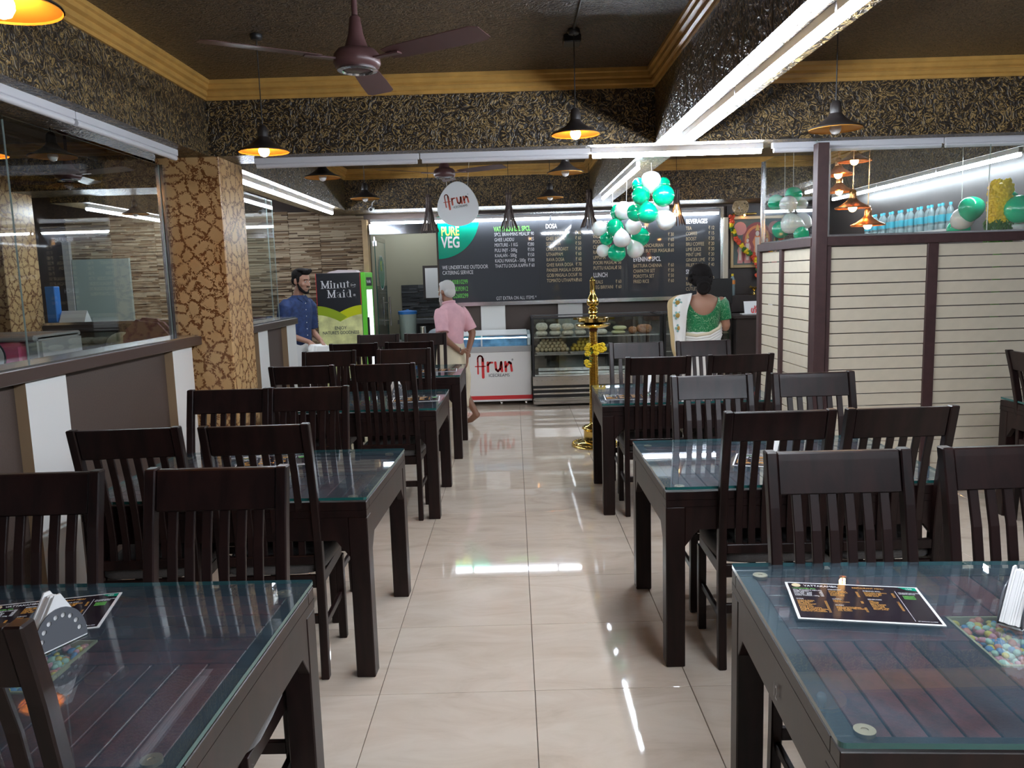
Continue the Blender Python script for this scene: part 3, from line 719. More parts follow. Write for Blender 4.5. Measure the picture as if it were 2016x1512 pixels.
CH = [ # table, side (n = camera side, f = far side), x, extra rotation deg, label
 ('L1', 'f', -1.49, 0, 'dark slatted chair behind the front left table, at the left edge of the picture'),
 ('L1', 'f', -.925, -1, 'dark slatted chair behind the front left table, on its aisle half'),
 ('L1', 'n', -1.05, 1, 'dark slatted chair of which only a post shows in the bottom left corner'),
 ('L2', 'n', -1.569, 3, 'dark slatted chair facing the second left table, on its wall half'),
 ('L2', 'n', -1.044, 1, 'dark slatted chair facing the second left table, on its aisle half'),
 ('L2', 'f', -1.535, 0, 'dark slatted chair behind the second left table, in front of the patterned column'),
 ('L2', 'f', -1.115, -1, 'dark slatted chair behind the second left table, on its aisle half'),
 ('L3', 'n', -1.438, 1, 'dark slatted chair facing the third left table, on its wall half'),
 ('L3', 'n', -.884, -1, 'dark slatted chair facing the third left table, on its aisle half'),
 ('L3', 'f', -1.504, 0, 'dark slatted chair behind the third left table, on its wall half'),
 ('L3', 'f', -.90, 0, 'dark slatted chair behind the third left table, on its aisle half'),
 ('L4', 'n', -1.45, 0, 'dark slatted chair facing the rearmost left table, on its wall half'),
 ('L4', 'n', -.95, 0, 'dark slatted chair facing the rearmost left table, on its aisle half'),
 ('L4', 'f', -1.413, 0, 'dark slatted chair behind the rearmost left table, in front of the drinks fridge'),
 ('L4', 'f', -.915, 2, 'dark slatted chair behind the rearmost left table, in front of the old man'),
 ('R1', 'f', .962, -1, 'dark slatted chair behind the table numbered 12, on its aisle half'),
 ('R1', 'f', 1.50, 1, 'dark slatted chair behind the table numbered 12, at the right edge of the picture'),
 ('R2', 'n', 1.036, -1, 'dark slatted chair with a reddish top rail facing the second right table, aisle half'),
 ('R2', 'n', 1.509, 0, 'dark slatted chair facing the second right table, on its partition half'),
 ('R2', 'f', 1.041, 0, 'dark slatted chair behind the second right table, on its aisle half'),
 ('R2', 'f', 1.580, 0, 'dark slatted chair behind the second right table, against the slatted partition'),
 ('R3', 'n', .950, -1, 'dark slatted chair facing the table beside the brass lamp, on its aisle half'),
 ('R3', 'n', 1.490, 0, 'dark slatted chair facing the table beside the brass lamp, on its partition half'),
 ('R3', 'f', .970, 0, 'dark slatted chair behind the table beside the brass lamp, on its aisle half'),
 ('R3', 'f', 1.508, 0, 'dark slatted chair behind the table beside the brass lamp, below the woman'),
]
EDGE = {'L1': (1.345, 2.275), 'L2': (3.165, 4.10), 'L3': (5.355, 6.295), 'L4': (7.185, 8.115), 'R1': (1.335, 2.27), 'R2': (3.155, 4.105), 'R3': (5.305, 6.26)}
first = True
for tk, sd, x, rz, lb in CH:
    y = EDGE[tk][0]+.195 if sd == 'n' else EDGE[tk][1]-.195
    c = ch0 if first else dup(ch0); first = False
    c.location = (x, y, 0); c.rotation_euler = (0, 0, math.radians(rz)+(0 if sd == 'n' else PI)); c['label'] = lb
dup(ch0, (3.395, 4.78, 0), math.radians(-93), 'dark slatted chair seen side-on at the right edge, before the slatted partition')
# ---------------------------------------------------------------- menus and napkin holders
def make_menu():
    t = thing('menu_card', 'menu', 'menu', (0, 0, 0), 0, 'laminated menu cards')
    MB().box(-.172, .172, -.121, .121, 0, .0016).build('laminate', 'whitep', t)
    MB().box(-.165, .165, -.114, .114, .0016, .0024).build('printed_face', 'lam', t)
    z = .0026; f = (0, 0, 0)
    text('menu_title', 'VATTAKAMBIL', (-.125, .092, z), .017, 'ink', t, rot=f, sx=.8, ext=.0002)
    text('menu_heading', 'RESTAURANT MENU', (.0, .092, z), .011, 'oink', t, rot=f, sx=.8, ext=.0002)
    link('badge', MB().lathe([(.012, 0), (.012, .0006)], 16).mesh('badge', 'gink'), t, (-.145, .098, z))
    MB().prism([(.12, .114), (.165, .114), (.165, .092), (.14, .096)], z-.0002, z+.0002, 'z').build('corner_panel', 'boardgreen', t)
    text('menu_heading', 'VEG', (.138, .099, z+.0004), .011, 'ink', t, rot=f, sx=.8, ext=.0002)
    def col(x, y, head, items, prices, ink):
        text('menu_heading', head, (x, y, z), .0085, 'ink' if ink != 'ink' else 'lime', t, rot=f, sx=.8, ext=.0002)
        text('menu_lettering', '\n'.join(items), (x, y-.0105, z), .0082, ink, t, rot=f, sx=.8, ext=.0002, ls=.92)
        text('price_lettering', '\n'.join(prices), (x+.075, y-.0105, z), .0082, ink, t, align='RIGHT', rot=f, sx=.8, ext=.0002, ls=.92)
    A = ['MASALA DOSA', 'GHEE ROAST', 'SET DOSA', 'ONION ROAST', 'UTHAPPAM', 'RAVA DOSA', 'GHEE RAVA DOSA', 'PANEER MASALA DOSA', 'GOBI MASALA DOSA', 'TOMATO UTHAPPAM']
    P = ['60', '60', '50', '60', '60', '60', '70', '70', '70', '60']
    col(-.158, .074, 'VATTAKAMBIL SPCL', ['SPCL BRAHMINS MEALS', 'GHEE LADDU', 'MIXTURE - 1 KG', 'PULI INJY - 500g', 'KAALAN - 500g', 'KADU MANGA - 500g'], ['90', '25', '280', '150', '150', '180'], 'ink')
    col(-.158, .002, 'DOSA', A, P, 'oink')
    col(-.066, .074, 'BREAKFAST', ['POORI MASALA', 'PUTTU KADALA', 'UPPUMA', 'CURD VADA', 'RASA VADA'], ['50', '50', '40', '30', '30'], 'oink')
    col(-.066, .010, 'LUNCH', ['MEALS', 'VEG BIRIYANI'], ['60', '60'], 'oink')
    col(-.066, -.03, 'CURRY', ['GOBI MANCHURIAN', 'PANEER BUTTER MASALA', 'VEG CURRY', 'DAL CURRY'], ['60', '60', '30', '40'], 'oink')
    col(.024, .074, 'EVENING SPCL', ['BATTURA CHENNA', 'CHAPATHI SET', 'POROTTA SET', 'FRIED RICE'], ['60', '50', '50', '60'], 'oink')
    col(.024, .018, 'BEVERAGES', ['TEA', 'COFFEE', 'BOOST', 'BRU COFFEE', 'LIME JUICE', 'MINT LIME', 'GINGER LIME', 'FRUIT JUICE'], ['12', '15', '20', '20', '20', '20', '20', '40'], 'oink')
    MB().box(.106, .107, -.105, .085, z-.0002, z+.0002).build('rule', 'ink', t)
    text('menu_lettering', 'WE UNDERTAKE OUTDOOR\nCATERING SERVICE', (.112, .072, z), .0075, 'ink', t, rot=f, sx=.62, ext=.0002)
    text('menu_lettering', '9400810299\n9458393912\n9452600299', (.118, .05, z), .0085, 'lime', t, rot=f, sx=.7, ext=.0002)
    text('menu_lettering', 'GST EXTRA ON ALL ITEMS', (.112, -.106, z), .0055, 'ink', t, rot=f, sx=.7, ext=.0002)
    return t
mn = make_menu()
MN = [('R1', .885, 1.985, -11, 'black laminated menu with a white border on the table numbered 12'),
      ('L1', -1.30, 2.04, 13, 'black laminated menu on the front left table, behind the napkin holder'),
      ('R2', 1.17, 3.56, -20, 'laminated menu on the second right table, behind the reddish chair'),
      ('L2', -1.22, 3.86, 10, 'laminated menu on the second left table'),
      ('R3', .80, 5.60, -3, 'laminated menu near the aisle end of the table beside the brass lamp'),
      ('L3', -.74, 5.78, 4, 'laminated menu near the aisle end of the third left table'),
      ('L4', -.74, 7.6, 3, 'laminated menu on the rearmost left table')]
for k, (tk, x, y, r, lb) in enumerate(MN):
    c = mn if k == 0 else dup(mn); c.location = (x, y, TH+.0005); c.rotation_euler = (0, 0, math.radians(r)); c['label'] = lb
def make_holder():
    t = thing('napkin_holder', 'napkin holder', 'napkin holder', (0, 0, 0), 0, 'napkin holders on the tables')
    MB().box(-.07, .07, -.028, .028, 0, .005).build('base', 'whitep', t, bev=.0015)
    ol = [(-.07, 0), (.07, 0)]+[(.07*math.cos(math.radians(a)), .012+.082*math.sin(math.radians(a))) for a in range(0, 181, 12)]
    holes = [[(.052*math.cos(math.radians(a))+.0066*math.cos(j*PI/6), .012+.062*math.sin(math.radians(a))+.0066*math.sin(j*PI/6)) for j in range(12)] for a in range(12, 170, 22)]
    pm = shape2d('side_plate', [ol]+holes, .003, 'greyacrylic')
    for y in (-.026, .026): link('side_plate', pm, t, (0, y, .004), (PI/2, 0, 0))
    np_ = MB()
    for k in range(9):
        y = -.02+k*.005; o = R.uniform(-.004, .004); h = .128+R.uniform(-.006, .004)
        np_.prism([(-.078+o, .012), (-.05, .006), (.05, .006), (.074+o, .02), (.012+o, h), (-.004+o, h)], y-.0022, y+.0022, 'y')
    np_.build('napkins', 'paper', t)
    return t
M['greyacrylic'] = mat('grey_acrylic', (.12, .125, .14), .2)
nh = make_holder()
NH = [('L1', -1.168, 1.87, 66, 'napkin holder with white napkins and dotted side on the front left table'),
      ('R1', 1.225, 1.86, 40, 'white napkins in a holder cut off by the right edge of the picture'),
      ('L2', -1.40, 3.98, 20, 'napkin holder on the second left table, seen through chair slats'),
      ('R2', 1.29, 3.75, 25, 'napkin holder on the second right table, seen through chair slats'),
      ('L3', -.91, 5.93, 55, 'napkin holder on the third left table'),
      ('R3', .985, 5.80, 60, 'napkin holder on the table beside the brass lamp')]
for k, (tk, x, y, r, lb) in enumerate(NH):
    c = nh if k == 0 else dup(nh); c.location = (x, y, TH+.001); c.rotation_euler = (0, 0, math.radians(r)); c['label'] = lb

# ---------------------------------------------------------------- pendant lamps
def pendant(x, y, z, label, lit=False, shade='blackm', r=.14, neck=.03, kind='pendant_lamp', cord='black'):
    t = thing(kind, label, 'lamp', (x, y, z))
    s = r/.14
    MB().tube([(0, 0, .1*s+neck), (0, 0, CZ-z)], .003, 6).build('cord', cord, t)
    MB().lathe([(.02, 0), (.03, .004), (.036, .018), (.034, .03)], 16, (0, 0, CZ-z-.032)).build('ceiling_rose', 'black', t, smooth=True)
    MB().lathe([(.016*s, .1*s+neck+.012), (.026*s, .1*s+neck), (.03*s, .075*s+neck), (.03*s, .078*s)], 20).build('lamp_holder', shade, t, smooth=True)
    out = [(.032*s, .078*s), (.038*s, .066*s), (.058*s, .046*s), (.096*s, .022*s), (r-.002, .004), (r, -.002)]
    mb = MB(); mb.lathe(out, 32, cap=False); mb.cur = 1
    mb.lathe([(q-.0035, h-.0035) for q, h in out[::-1]], 32, cap=False)
    mb.build('shade', [shade, 'goldin' if shade == 'blackm' else shade], t, smooth=True)
    MB().lathe([(.004, -.031), (.02, -.024), (.0295, -.006), (.0295, .008), (.022, .028), (.014, .046), (.013, .06)], 18).build('bulb', 'bulb' if lit else 'bulboff', t, smooth=True)
    return t
pendant(-1.265, 2.10, 2.372, 'lit amber pendant lamp in the top left corner of the picture', True)
pendant(-1.382, 4.60, 2.402, 'lit amber pendant lamp above the patterned column, before the cross beam', True)
pendant(.381, 4.68, 2.458, 'lit amber pendant lamp before the cross beam, left of the long lit beam', True)
pendant(1.725, 4.33, 2.385, 'unlit black pendant lamp over the corner post of the slatted partition')
pendant(-1.43, 6.20, 2.455, 'unlit black pendant lamp just behind the cross beam, left')
pendant(-1.376, 7.66, 2.435, 'unlit black pendant lamp near the gold moulding corner, rear left')
pendant(.418, 6.15, 2.43, 'unlit black pendant lamp just behind the cross beam, beside the rear lit beam')
pendant(.398, 8.20, 2.445, 'small unlit black pendant lamp in front of the menu board, right of the oval sign')
pendant(-2.80, 5.0, 2.475, 'unlit black pendant lamp seen through the left glass')
pendant(-2.98, 4.6, 2.43, 'lit amber pendant lamp seen through the left glass at the picture edge', True)
pendant(-4.0, 8.6, 2.44, 'small unlit black pendant lamp at the rear of the side room')
for (x, y, z), lb in zip(((2.62, 6.2, 2.455), (2.60, 6.45, 2.385), (2.72, 6.72, 2.28), (2.51, 5.95, 2.09), (2.66, 6.03, 1.965)), ('topmost', 'second from the top', 'third from the top', 'fourth from the top', 'lowest')):
    pendant(x, y, z, 'lit copper pendant lamp behind the partition glass, '+lb+' of five', True, 'copper', .125, .03, cord='copper')
# bamboo stick lamps over the counter
def stick_lamp(x, lit, label):
    t = thing('stick_lamp', label, 'lamp', (x, 9.7, 2.22))
    MB().tube([(0, 0, .42), (0, 0, CZ-2.22)], .003, 6).build('cord', 'black', t)
    MB().lathe([(.02, .36), (.026, .36), (.026, .42), (.01, .43)], 12).build('lamp_holder', 'black', t)
    me = MB().tube([(.028, 0, .44), (.032, 0, .28), (.062, 0, .12), (.108, 0, 0)], .0055, 5).mesh('stick', 'stick')
    me2 = MB().tube([(.03, .01, .41), (.03, -.004, .25), (.05, -.02, .1), (.07, -.03, .02)], .0045, 5).mesh('stick', 'stickpale')
    for k in range(18): link('stick', me, t, (0, 0, R.uniform(-.015, .015)), (0, 0, 2*PI*k/18))
    for k in range(7): link('stick', me2, t, None, (0, 0, 2*PI*k/7+.2))
    MB().lathe([(.005, .10), (.026, .12), (.03, .15), (.018, .20), (.014, .24)], 14).build('bulb', 'bulb' if lit else 'bulboff', t, smooth=True)
stick_lamp(-.985, False, 'dark bamboo stick lamp left of the hanging oval sign')
stick_lamp(-.026, False, 'dark bamboo stick lamp in front of the green menu heading')
stick_lamp(.939, False, 'dark bamboo stick lamp between the menu board and the balloons')
stick_lamp(1.984, True, 'lit bamboo stick lamp right of the balloons')
bl = thing('wicker_ball_lamp', 'pale wicker ball lamp hanging before the garlanded picture', 'lamp', (2.949, 10.4, 2.46))
MB().tube([(0, 0, .1), (0, 0, BZ-2.46+.02)], .003, 6).build('cord', 'string', bl)
wk = MB()
for k in range(26):
    a = Matrix.Rotation(R.uniform(0, PI), 3, 'X') @ Matrix.Rotation(R.uniform(0, PI), 3, 'Y') @ Matrix.Rotation(R.uniform(0, PI), 3, 'Z'); rr = .10*R.uniform(.96, 1.04)
    o = R.uniform(-.05, .05); q = math.sqrt(max(rr*rr-o*o, .001))
    wk.tube([a @ Vector((q*math.cos(2*PI*j/20), q*math.sin(2*PI*j/20), o)) for j in range(21)], .0042, 5, cap=False)
wk.build('wicker_shell', 'wicker', bl, smooth=True)
MB().ball((0, 0, 0), .03, 12, 8).build('bulb', 'bulboff', bl, smooth=True)

# ---------------------------------------------------------------- ceiling fans
def fan(x, y, z, a0, label):
    t = thing('ceiling_fan', label, 'fan', (x, y, z))
    MB().tube([(0, 0, .10), (0, 0, CZ-z)], .013, 10).build('rod', 'fan', t, smooth=True)
    MB().lathe([(.07, 0), (.066, -.03), (.03, -.075), (.02, -.08)], 20, (0, 0, CZ-z)).build('canopy', 'fan', t, smooth=True)
    MB().lathe([(.014, .20), (.024, .19), (.034, .12), (.05, .07), (.06, .055)], 24).build('lower_canopy', 'fan', t, smooth=True)
    mo = MB().lathe([(.05, .055), (.085, .05), (.102, .03), (.104, .01), (.106, -.005), (.098, -.022), (.085, -.03)], 32).build('motor', 'fan', t, smooth=True)
    MB().lathe([(.086, -.029), (.09, -.037), (.07, -.042), (.066, -.034)], 32, cap=False).build('motor_ring', 'chrome', mo, smooth=True)
    MB().lathe([(.06, -.034), (.03, -.04), (.001, -.041)], 24).build('motor_cap', 'fan', mo, smooth=True)
    bl_ = MB(); rows = [(.17, .045, .0), (.22, .058, .0), (.45, .066, .002), (.64, .068, .004), (.675, .05, .004)]
    vs = []
    for q, h, dz in rows:
        tl = .16
        for sy in (-1, 1): vs += [(q, sy*h, dz+.012-sy*h*tl), (q, sy*h, dz+.009-sy*h*tl)]
    fs = []
    for i in range(len(rows)-1):
        a, b = 4*i, 4*i+4; fs += [(a, a+2, b+2, b), (a+1, b+1, b+3, a+3), (a, b, b+1, a+1), (a+2, a+3, b+3, b+2)]
    fs += [(0, 1, 3, 2), (16, 18, 19, 17)]
    bl_.add(vs, fs); me = bl_.mesh('blade', 'fan', bev=.001)
    am = MB().box(.08, .24, -.016, .016, .001, .008).mesh('blade_arm', 'fan')
    for k in range(3):
        b = link('blade', me, t, None, (0, 0, math.radians(a0+120*k))); link('blade_arm', am, b)
fan(-.672, 3.72, 2.635, -150, 'maroon ceiling fan with three blades in the near ceiling bay')
fan(-.632, 7.84, 2.66, -150, 'maroon ceiling fan in the rear bay, above the hanging oval sign')
fan(-3.75, 6.9, 2.62, -20, 'dark ceiling fan seen through the left glass')
tag(MB().tube([(-1.9, 3.9, CZ-.006), (-.5, 4.05, CZ-.006), (.38, 4.15, CZ-.006), (.38, 4.66, CZ-.006)], .008, 6).build('conduit', 'black'), 'thin dark conduit across the near ceiling bay', 'conduit')
tag(MB().box(.33, .43, 4.62, 4.74, CZ-.045, CZ-.001).build('junction_box', 'black', bev=.006), 'black junction box on the ceiling above the lit right pendant', 'junction box')
bpy.data.objects['junction_box'].location = (0, .14, 0)
# ---------------------------------------------------------------- menu board
YB = 10.79
mbd = thing('menu_board', 'wide dark grey menu board with green corner and price columns above the counter', 'menu board', (0, 0, 0))
MB().box(-.99, 2.79, YB, 10.84, 1.335, 2.485).build('panel', 'board', mbd)
MB().box(-1.0, 2.83, YB-.02, 10.84, 2.485, 2.505).build('frame', 'chrome', mbd); MB().box(2.79, 2.83, YB-.02, 10.84, 1.335, 2.485).build('frame', 'chrome', mbd)
MB().box(-1.0, 2.83, YB-.05, 10.84, 1.285, 1.335).build('frame', 'chrome', mbd, bev=.01, seg=2)
for x in (.36, 1.55): MB().box(x-.0015, x+.0015, YB-.0008, YB, 1.335, 2.485).build('panel_joint', 'black', mbd)
MB().prism([(-.99, 2.48), (-.43, 2.48)]+arc(-.99, 2.48, .56, .555, 0, -90, 20)[1:], YB-.003, YB, 'y').build('green_corner', 'boardgreen', mbd)
yt = YB-.0015
def bt(s, x, z, size, ink, align='LEFT', sx=.66, off=.0, ls=1.0, name='menu_lettering', y=None): text(name, s, (x, yt if y is None else y, z), size, ink, mbd, align, sx, ls=ls, off=off)
bt('PURE', -.948, 2.235, .165, 'yink', sx=.64, off=.004, name='menu_heading', y=YB-.0045); bt('VEG', -.948, 2.075, .205, 'ink', sx=.66, off=.005, name='menu_heading', y=YB-.0045)
bt('WE UNDERTAKE OUTDOOR\nCATERING SERVICE', -.95, 1.785, .072, 'ink', ls=.98)
bt('+91 9400810299\n+91 9458393912\n+91 9452600299', -.95, 1.585, .085, 'lime', ls=1.1, sx=.58)
bt('VATTAKAMBIL SPCL', -.24, 2.268, .088, 'lime', off=.002, name='menu_heading', sx=.62)
LS = .0697/.066
def column(x, z, items, prices, xp, ink, size=.066):
    bt('\n'.join(items), x, z, size, ink, ls=LS); bt('\n'.join('₹ '+p if len(p) < 3 else '₹'+p for p in prices), xp, z, size, ink, 'RIGHT', ls=LS, name='price_lettering')
column(-.236, 2.205, ['SPCL BRAHMINS MEALS', 'GHEE LADDU', 'MIXTURE - 1 KG', 'PULI INJY - 500g', 'KAALAN - 500g', 'KADU MANGA - 500g', 'THATTU DOSA KAPPA'], ['90', '25', '280', '150', '150', '180', '60'], .296, 'ink')
bt('GST EXTRA ON ALL ITEMS *', -.236, 1.355, .066, 'ink')
bt('DOSA', .455, 2.287, .085, 'ink', off=.002, name='menu_heading')
column(.455, 2.2, ['MASALA DOSA', 'GHEE ROAST', 'SET DOSA', 'ONION ROAST', 'UTHAPPAM', 'RAVA DOSA', 'GHEE RAVA DOSA', 'PANEER MASALA DOSA', 'GOBI MASALA DOSA', 'TOMATO UTHAPPAM'], ['60', '60', '50', '60', '60', '60', '70', '70', '70', '60'], .928, 'gink')
bt('BREAKFAST', 1.085, 2.30, .085, 'ink', off=.002, name='menu_heading')
column(1.085, 2.21, ['IDLI SET', 'VADA', 'POORI SET', 'CURD VADA', 'RASA VADA', 'UPPUMA', 'POORI MASALA', 'PUTTU KADALA'], ['30', '10', '40', '30', '30', '40', '50', '50'], 1.462, 'gink')
bt('LUNCH', 1.085, 1.622, .085, 'ink', off=.002, name='menu_heading')
column(1.085, 1.535, ['MEALS', 'VEG BIRIYANI'], ['60', '60'], 1.462, 'gink')
bt('CURRY', 1.622, 2.225, .085, 'ink', off=.002, name='menu_heading')
column(1.622, 2.14, ['VEG CURRY', 'DAL FRY', 'GOBI MANCHURIAN', 'PANEER BUTTER MASALA'], ['30', '60', '60', '60'], 2.17, 'gink')
bt('EVENING SPCL', 1.622, 1.815, .085, 'ink', off=.002, name='menu_heading')
column(1.622, 1.735, ['BATTURA CHENNA', 'CHAPATHI SET', 'POROTTA SET', 'FRIED RICE'], ['60', '50', '50', '60'], 2.17, 'gink')
bt('BEVERAGES', 2.331, 2.295, .085, 'ink', off=.002, name='menu_heading')
column(2.331, 2.212, ['TEA', 'COFFEE', 'BOOST', 'BRU COFFEE', 'LIME JUICE', 'MINT LIME', 'GINGER LIME', 'FRUIT JUICE'], ['12', '15', '20', '20', '20', '20', '20', '40'], 2.712, 'gink')
bt('SNACKS', 2.331, 1.63, .085, 'ink', off=.002, name='menu_heading')
column(2.331, 1.545, ['VADA', 'BAJJI', 'CUTLET'], ['10', '10', '10'], 2.712, 'gink')
# ---------------------------------------------------------------- lettering of the ice cream brand, as rounded strokes
def arun(name, parent, x, y, z, s, tilt, mt, mt2, thin=False):
    mb = MB(); k = .001
    def st(pts, wd):
        c_, s_ = math.cos(tilt), math.sin(tilt)
        vs, fs = stroke([(px*c_-pz*s_, px*s_+pz*c_) for px, pz in pts], wd)
        mb.add([(x+v[0]*s, y, z+v[1]*s) for v in vs], fs)
    st([(.10, -.1)]+[(.10, .5)]+arc(.22, .62, .12, .14, 180, 0, 8)[0:]+[(.34, .5)], .055 if thin else .075)
    st([(.34, .6), (.34, -.28)], .13); st([(-.02, .25), (.46, .25)], .05)
    st([(.58, .42), (.58, 0)], .12); st([(.58, .3), (.68, .42), (.80, .42)], .09)
    st([(.94, .42), (.97, .08), (1.06, 0), (1.16, .1), (1.22, .42)], .11); st([(1.22, .42), (1.25, 0)], .12)
    st([(1.42, .42), (1.44, 0)], .12); st([(1.44, .2), (1.6, .42), (1.68, .36), (1.72, 0)], .11)
    f2 = []
    for f in mb.f: f2.append(f)
    o = mb.build(name, mt, parent)
    c_, s_ = math.cos(tilt), math.sin(tilt)
    t = text('brand_subtitle', 'ICECREAMS', (x+s*(.60*c_+.27*s_), y-.0005, z+s*(.60*s_-.27*c_)), .19*s*1.12, mt2, parent, sx=.92, rot=(PI/2, -tilt, 0))
    text('registered_mark', '®', (x+s*(1.72*c_-.5*s_), y-.0005, z+s*(1.72*s_+.5*c_)), .12*s, mt2, parent, sx=1, rot=(PI/2, -tilt, 0))
    return o
# ---------------------------------------------------------------- hanging oval sign
sg = thing('hanging_sign', 'white egg-shaped ice cream sign hung below the rear fan', 'sign', (-.622, 9.5, 2.27))
def egg(rx, z0, z1, n=40):
    pts = []
    for k in range(n):
        a = 2*PI*k/n; zz = (1-math.cos(a))/2; wd = math.sin(a)*(1-.42*(zz-.35)) ; pts.append((rx*wd*1.03, z0+(z1-z0)*(zz if zz < .5 else zz)))
    return pts
MB().prism(egg(.247, 0, .515), -.012, .012, 'y').build('sign_face', 'whitep', sg, bev=.004)
arun('brand_lettering', sg, -.155, -.0135, .235, .165, .14, mat('faded_red_print', (.55, .10, .06), .5), 'dink')
for x in (-.12, .12): MB().tube([(x, 0, .44), (x*1.25, 0, CZ-2.27)], .002, 5).build('hanging_wire', 'string', sg)
# ---------------------------------------------------------------- chest freezer
fz = thing('chest_freezer', 'white ice cream chest freezer with red lettering and red base stripe', 'freezer', (-.295, 10.5, 0))
MB().box(-.50, .50, -.30, .30, .115, .72).build('body', 'freezer', fz, bev=.012, seg=2)
MB().box(-.503, .503, -.303, .303, .085, .135).build('red_stripe', 'red', fz)
MB().box(-.5, .5, -.3, .3, .06, .085).build('plinth', 'freezer', fz)
MB().box(-.506, .506, -.306, .306, .70, .775).build('top_band', 'greybar', fz, bev=.006)
sec = [(-.295, .775), (-.285, .82), (-.255, .875), (-.20, .915), (.24, .945), (.29, .93), (.295, .775)]
for s in (-1, 1): MB().prism(sec, s*.5 if s > 0 else -.5, s*.5-s*.045, 'x').build('lid_frame', mat('pale_lid_plastic_%d' % s, (.50, .58, .60), .25), fz, bev=.008)
MB().prism([(-.19, .908), (-.19, .925), (.25, .955), (.29, .94), (.29, .93), (.24, .94)], -.455, .455, 'x').build('lid_frame', 'whitep', fz, bev=.003)
MB().prism([(-.286, .78), (-.276, .825), (-.25, .872), (-.20, .906), (-.206, .911), (-.256, .877), (-.284, .825), (-.292, .78)], -.455, .455, 'x').build('curved_lid_glass', 'glass', fz)
MB().prism([(-.291, .78), (-.283, .825), (-.255, .876), (-.205, .912), (-.20, .908), (-.25, .87), (-.276, .82), (-.284, .78)], -.145, -.125, 'x').build('lid_handle', 'whitep', fz)
MB().prism([(-.26, .776), (-.17, .90), (.2, .925), (.2, .776)], -.45, .45, 'x').build('liner', 'iceblue', fz)
cs = MB().box(-.02, .02, -.012, .012, .035, .06).lathe([(.0, 0), (.03, 0), (.03, .02), (0, .02)], 14, cap=False)
for sx in (-.42, .10, .42):
    for sy in (-.24, .24):
        c = MB().tube([(-.011, 0, .028), (.011, 0, .028)], .028, 14).box(-.016, .016, -.01, .01, .03, .062)
        c.build('caster', 'steel', fz, loc=(sx, sy, 0))
arun('brand_lettering', fz, -.22, -.3015, .455, .27, 0, 'red', 'dink')
# ---------------------------------------------------------------- display cabinets
def display(x0, x1, label, name='display_cabinet'):
    t = thing(name, label, 'display cabinet', ((x0+x1)/2, 10.38, 0)); h = (x1-x0)/2
    MB().box(-h, h, -.37, .37, .03, .075).build('plinth', 'steel', t, bev=.01)
    MB().box(-h, h, -.375, .37, .075, .115).build('steel_band', 'steel', t, bev=.014, seg=3)
    for z in (.155, .215): MB().box(-h, h, -.365, -.345, z, z+.022).build('steel_band', 'steel', t, bev=.008, seg=2)
    MB().box(-h, h, -.345, .37, .115, .27).build('base_panel', 'black', t)
    MB().box(-h, h, -.375, .37, .27, .395).build('vent_panel', 'steel', t, bev=.006)
    rv = MB().lathe([(.001, .006), (.006, .004), (.009, 0)], 8, cap=False).mesh('rivet', 'steel')
    nr = int(2*h/.065)
    for k in range(nr): link('rivet', rv, t, (-h+.05+k*(2*h-.1)/(nr-1), -.375, .335), (PI/2, 0, 0))
    for sx in (-1, 1):
        for sy in (-1, 1): MB().box(sx*(h-.015)-.014, sx*(h-.015)+.014, sy*.353-.012, sy*.353+.012, .395, 1.12).build('corner_post', 'black', t)
    for b_ in ((-h, h, -.372, -.34), (-h, h, .34, .37), (-h, -h+.03, -.34, .34), (h-.03, h, -.34, .34)): MB().box(*b_, 1.12, 1.14).build('top_frame', 'black', t, bev=.004)
    MB().box(-h+.03, h-.03, -.34, .34, 1.125, 1.132).build('top_glass', 'glass', t)
    mb = MB(); mb.box(-h+.03, h-.03, -.362, -.356, .4, 1.12); mb.build('front_glass', 'glass', t)
    for s in (-1, 1): MB().box(s*(h-.012)-.003, s*(h-.012)+.003, -.34, .34, .4, 1.12).build('side_glass', 'glass', t)
    MB().box(-h+.03, h-.03, .33, .345, .4, 1.12).build('back_glass', 'glass', t)
    MB().box(-h+.03, h-.03, -.33, .3, .395, .41).build('shelf', 'steel', t)
    MB().box(-h+.03, h-.03, -.33, .3, .655, .668).build('shelf', 'steel', t)
    MB().box(-h+.03, h-.03, -.33, .3, .875, .893).build('shelf', 'steel', t)
    return t
d1 = display(.215, 1.865, 'steel and glass sweets cabinet with snack bags, left of the brass lamp')
d2 = display(1.885, 2.74, 'second steel and glass cabinet, behind the woman in green')
MB().box(.30, 1.78, 10.36, 10.38, .42, .46).build('light_bar', 'steel', d1, loc=(-1.04, -10.38, 0))
# snack bags
def pillow(n, c, r, mt, label, group, rz=0):
    mb = MB(); N = 20; vs = []
    mb.ball((0, 0, 0), r, 20, 10)
    for i, p in enumerate(mb.v):
        x, y, z = p; e = .55
        fx = math.copysign(abs(x/r[0])**e, x)*r[0]; fy = math.copysign(abs(y/r[1])**e, y)*r[1]; mb.v[i] = (fx, fy, z)
    o = mb.build(n, mt, None, smooth=True, loc=c, label=label, cat='snack bag', group=group); o.rotation_euler = (0, 0, rz); return o
BG = 'snack bags on the upper cabinet shelf'
nm = ['first', 'second', 'third', 'fourth', 'fifth']
for k, x in enumerate((.345, .52, .68, .84, 1.11)):
    a, b = (.076, .05) if k == 0 else (.076, .042)
    pillow('snack_bag', (x, 10.17, .893+.037), (a, .09, .036), 'snack', 'speckled snack bag, lower of the %s stack from the left' % nm[k], BG)
    if k < 4: pillow('snack_bag', (x+.004, 10.17, .893+.074+b), (a, .09, b), 'snack', 'speckled snack bag, upper of the %s stack from the left' % nm[k], BG)
pillow('snack_bag', (1.33, 10.17, .893+.027), (.088, .09, .026), 'snacky', 'pale yellow flat snack pack, lower of two right of the brass lamp', BG)
